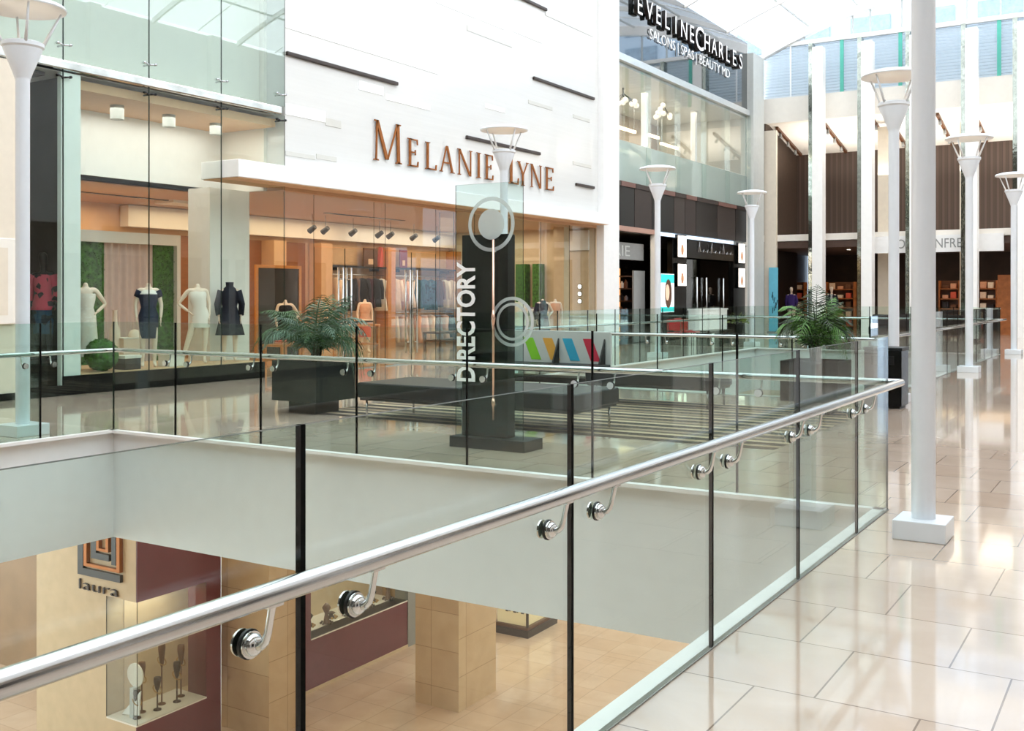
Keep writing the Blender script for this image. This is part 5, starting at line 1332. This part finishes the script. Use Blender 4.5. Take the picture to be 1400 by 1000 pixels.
sbox('wall_lower_far', tile_mat('far_tan','#c9a783','#bd9a74','#8f7759',1.2,.62,0.,.25,rot=(PI/2,0,0)), -26, -3, 27, 27.2, LZ, DZ)
# kiosk case
q = atZ(722, 874, LZ); xl = atY(671, 868, q.y).x; yr = atX(762, 850, q.x).y
t = thing('kiosk_case', 'square kiosk case with dark base and lit beige glass on the lower level', 'display case', ((xl+q.x)/2,(q.y+yr)/2,LZ))
MB().box(xl, q.x, q.y, yr, LZ, LZ+.14).build('base', M_bar, t); MB().box(xl+.03, q.x-.03, q.y+.03, yr-.03, LZ+.14, LZ+.2).build('plinth_step', M_walnut, t)
MB().box(xl+.1, q.x-.1, q.y+.1, yr-.1, LZ+.2, LZ+1.0).build('core', mat('lit_beige','#ecd2a8',.5,var=.04,emit='#ecd2a8',es=.25), t)
MB().box(xl+.03, q.x-.03, q.y+.03, q.y+.042, LZ+.2, LZ+1.6).build('glass_side', M_clear, t); MB().box(q.x-.042, q.x-.03, q.y+.044, yr-.03, LZ+.2, LZ+1.6).build('glass_side', M_clear, t)
for xx, yy in ((xl+.02,q.y+.02),(q.x-.06,q.y+.02),(q.x-.06,yr-.06),(xl+.02,yr-.06)): MB().box(xx, xx+.04, yy, yy+.04, LZ+.2, LZ+1.65).build('corner_post', M_bar, t)
MB().box(xl, q.x, q.y, yr, LZ+1.65, LZ+1.75).build('top', M_bar, t)
m = MB()
for k in range(5): m.tube([(xl+.3+.09*k,q.y+.09,LZ+.45),(xl+.36+.09*k,q.y+.09,LZ+.45+.12*(k%2))], .015, 6)
m.build('print_mark', M_brown, t)

# ------------------------------------------------------------------ light: overcast sky through the vault, lamps in the shops, an added loggia fill
w = bpy.data.worlds.new('sky'); S.world = w; w.use_nodes = True
bg = w.node_tree.nodes['Background']; bg.inputs[0].default_value = (.89,.945,1.,1); bg.inputs[1].default_value = SKY
def area(name, loc, sx, sy, power, col, rot=(0,0,0)):
    l = bpy.data.lights.new(name, 'AREA'); l.shape = 'RECTANGLE'; l.size = sx; l.size_y = sy; l.energy = power; l.color = col
    o = bpy.data.objects.new(name, l); C.objects.link(o); o.location = loc; o.rotation_euler = rot; return o
WARM = (1.,.72,.45); SOFT = (1.,.86,.68)
area('shop_ceiling_lamp', (-17.5, 19., 3.55), 4, 7, 330*LP, WARM); area('shop_ceiling_lamp', (-17.5, 25.5, 3.55), 4, 5, 260*LP, SOFT)
area('shop_ceiling_lamp', (-18.4, 13., 3.55), 2.5, 4, 160*LP, WARM)
area('window_lamp', (-15.3, 12.5, 4.8), 1.2, 4, 90*LP, (1.,.93,.86))
area('salon_lamp', (-16.6, 35.7, 8.85), 2.5, 11, 420*LP, SOFT)
area('cosmetics_lamp', (-15.4, 31.2, 3.5), 1.2, 2.4, 50*LP, WARM)
area('salon_ground_lamp', (-15.8, 37.5, 3.5), 1.5, 3, 25*LP, SOFT)
area('department_lamp', (-6., 47.5, 3.5), 14, 4, 320*LP, WARM)
area('loggia_fill_light', (-6., 45.6, 6.6), 15, 1.6, 900*LP, (1.,.93,.84), (PI,0,0))  # added unseen fill pointing up to brighten the loggia ceiling
area('lower_lamp', (-13.0, 14.5, DZ-.06), 5, 10, 330*LP, SOFT); area('lower_lamp', (-8, 20, DZ-.06), 8, 10, 420*LP, SOFT); area('lower_lamp', (-5.5, 12, DZ-.06), 6, 6, 200*LP, SOFT)
area('corner_window_lamp', (XP-.3, YP+.6, zc1-.03), .4, .9, 14*LP, SOFT); area('long_window_lamp', (XP-.45, 14.7, -2.65), .5, 2.4, 18*LP, SOFT)
if SUN:
    sl = bpy.data.lights.new('sun', 'SUN'); sl.energy = SUN; sl.angle = math.radians(25); sl.color = (1,.97,.92)
    so = bpy.data.objects.new('sun', sl); C.objects.link(so); so.rotation_euler = (math.radians(18), math.radians(22), 0)

# ------------------------------------------------------------------ camera and view
cd = bpy.data.cameras.new('camera'); cam = bpy.data.objects.new('camera', cd); C.objects.link(cam)
cam.location = (0,0,EYE); cam.rotation_euler = (PI/2, 0, TH)
cd.sensor_width = 36; cd.lens = 36*FPX/1400; cd.shift_y = -(500-HY)/1400; cd.clip_start = .05; cd.clip_end = 500
S.camera = cam
v = S.view_settings; S.display_settings.display_device = 'sRGB'
v.view_transform = 'Standard'; v.look = 'None'; v.gamma = 1; v.exposure = EXPO; v.use_curve_mapping = False
cy = S.cycles
cy.max_bounces = 10; cy.diffuse_bounces = 4; cy.glossy_bounces = 5; cy.transmission_bounces = 4; cy.transparent_max_bounces = 40
cy.caustics_reflective = False; cy.caustics_refractive = False; cy.sample_clamp_indirect = 6; cy.use_denoising = True
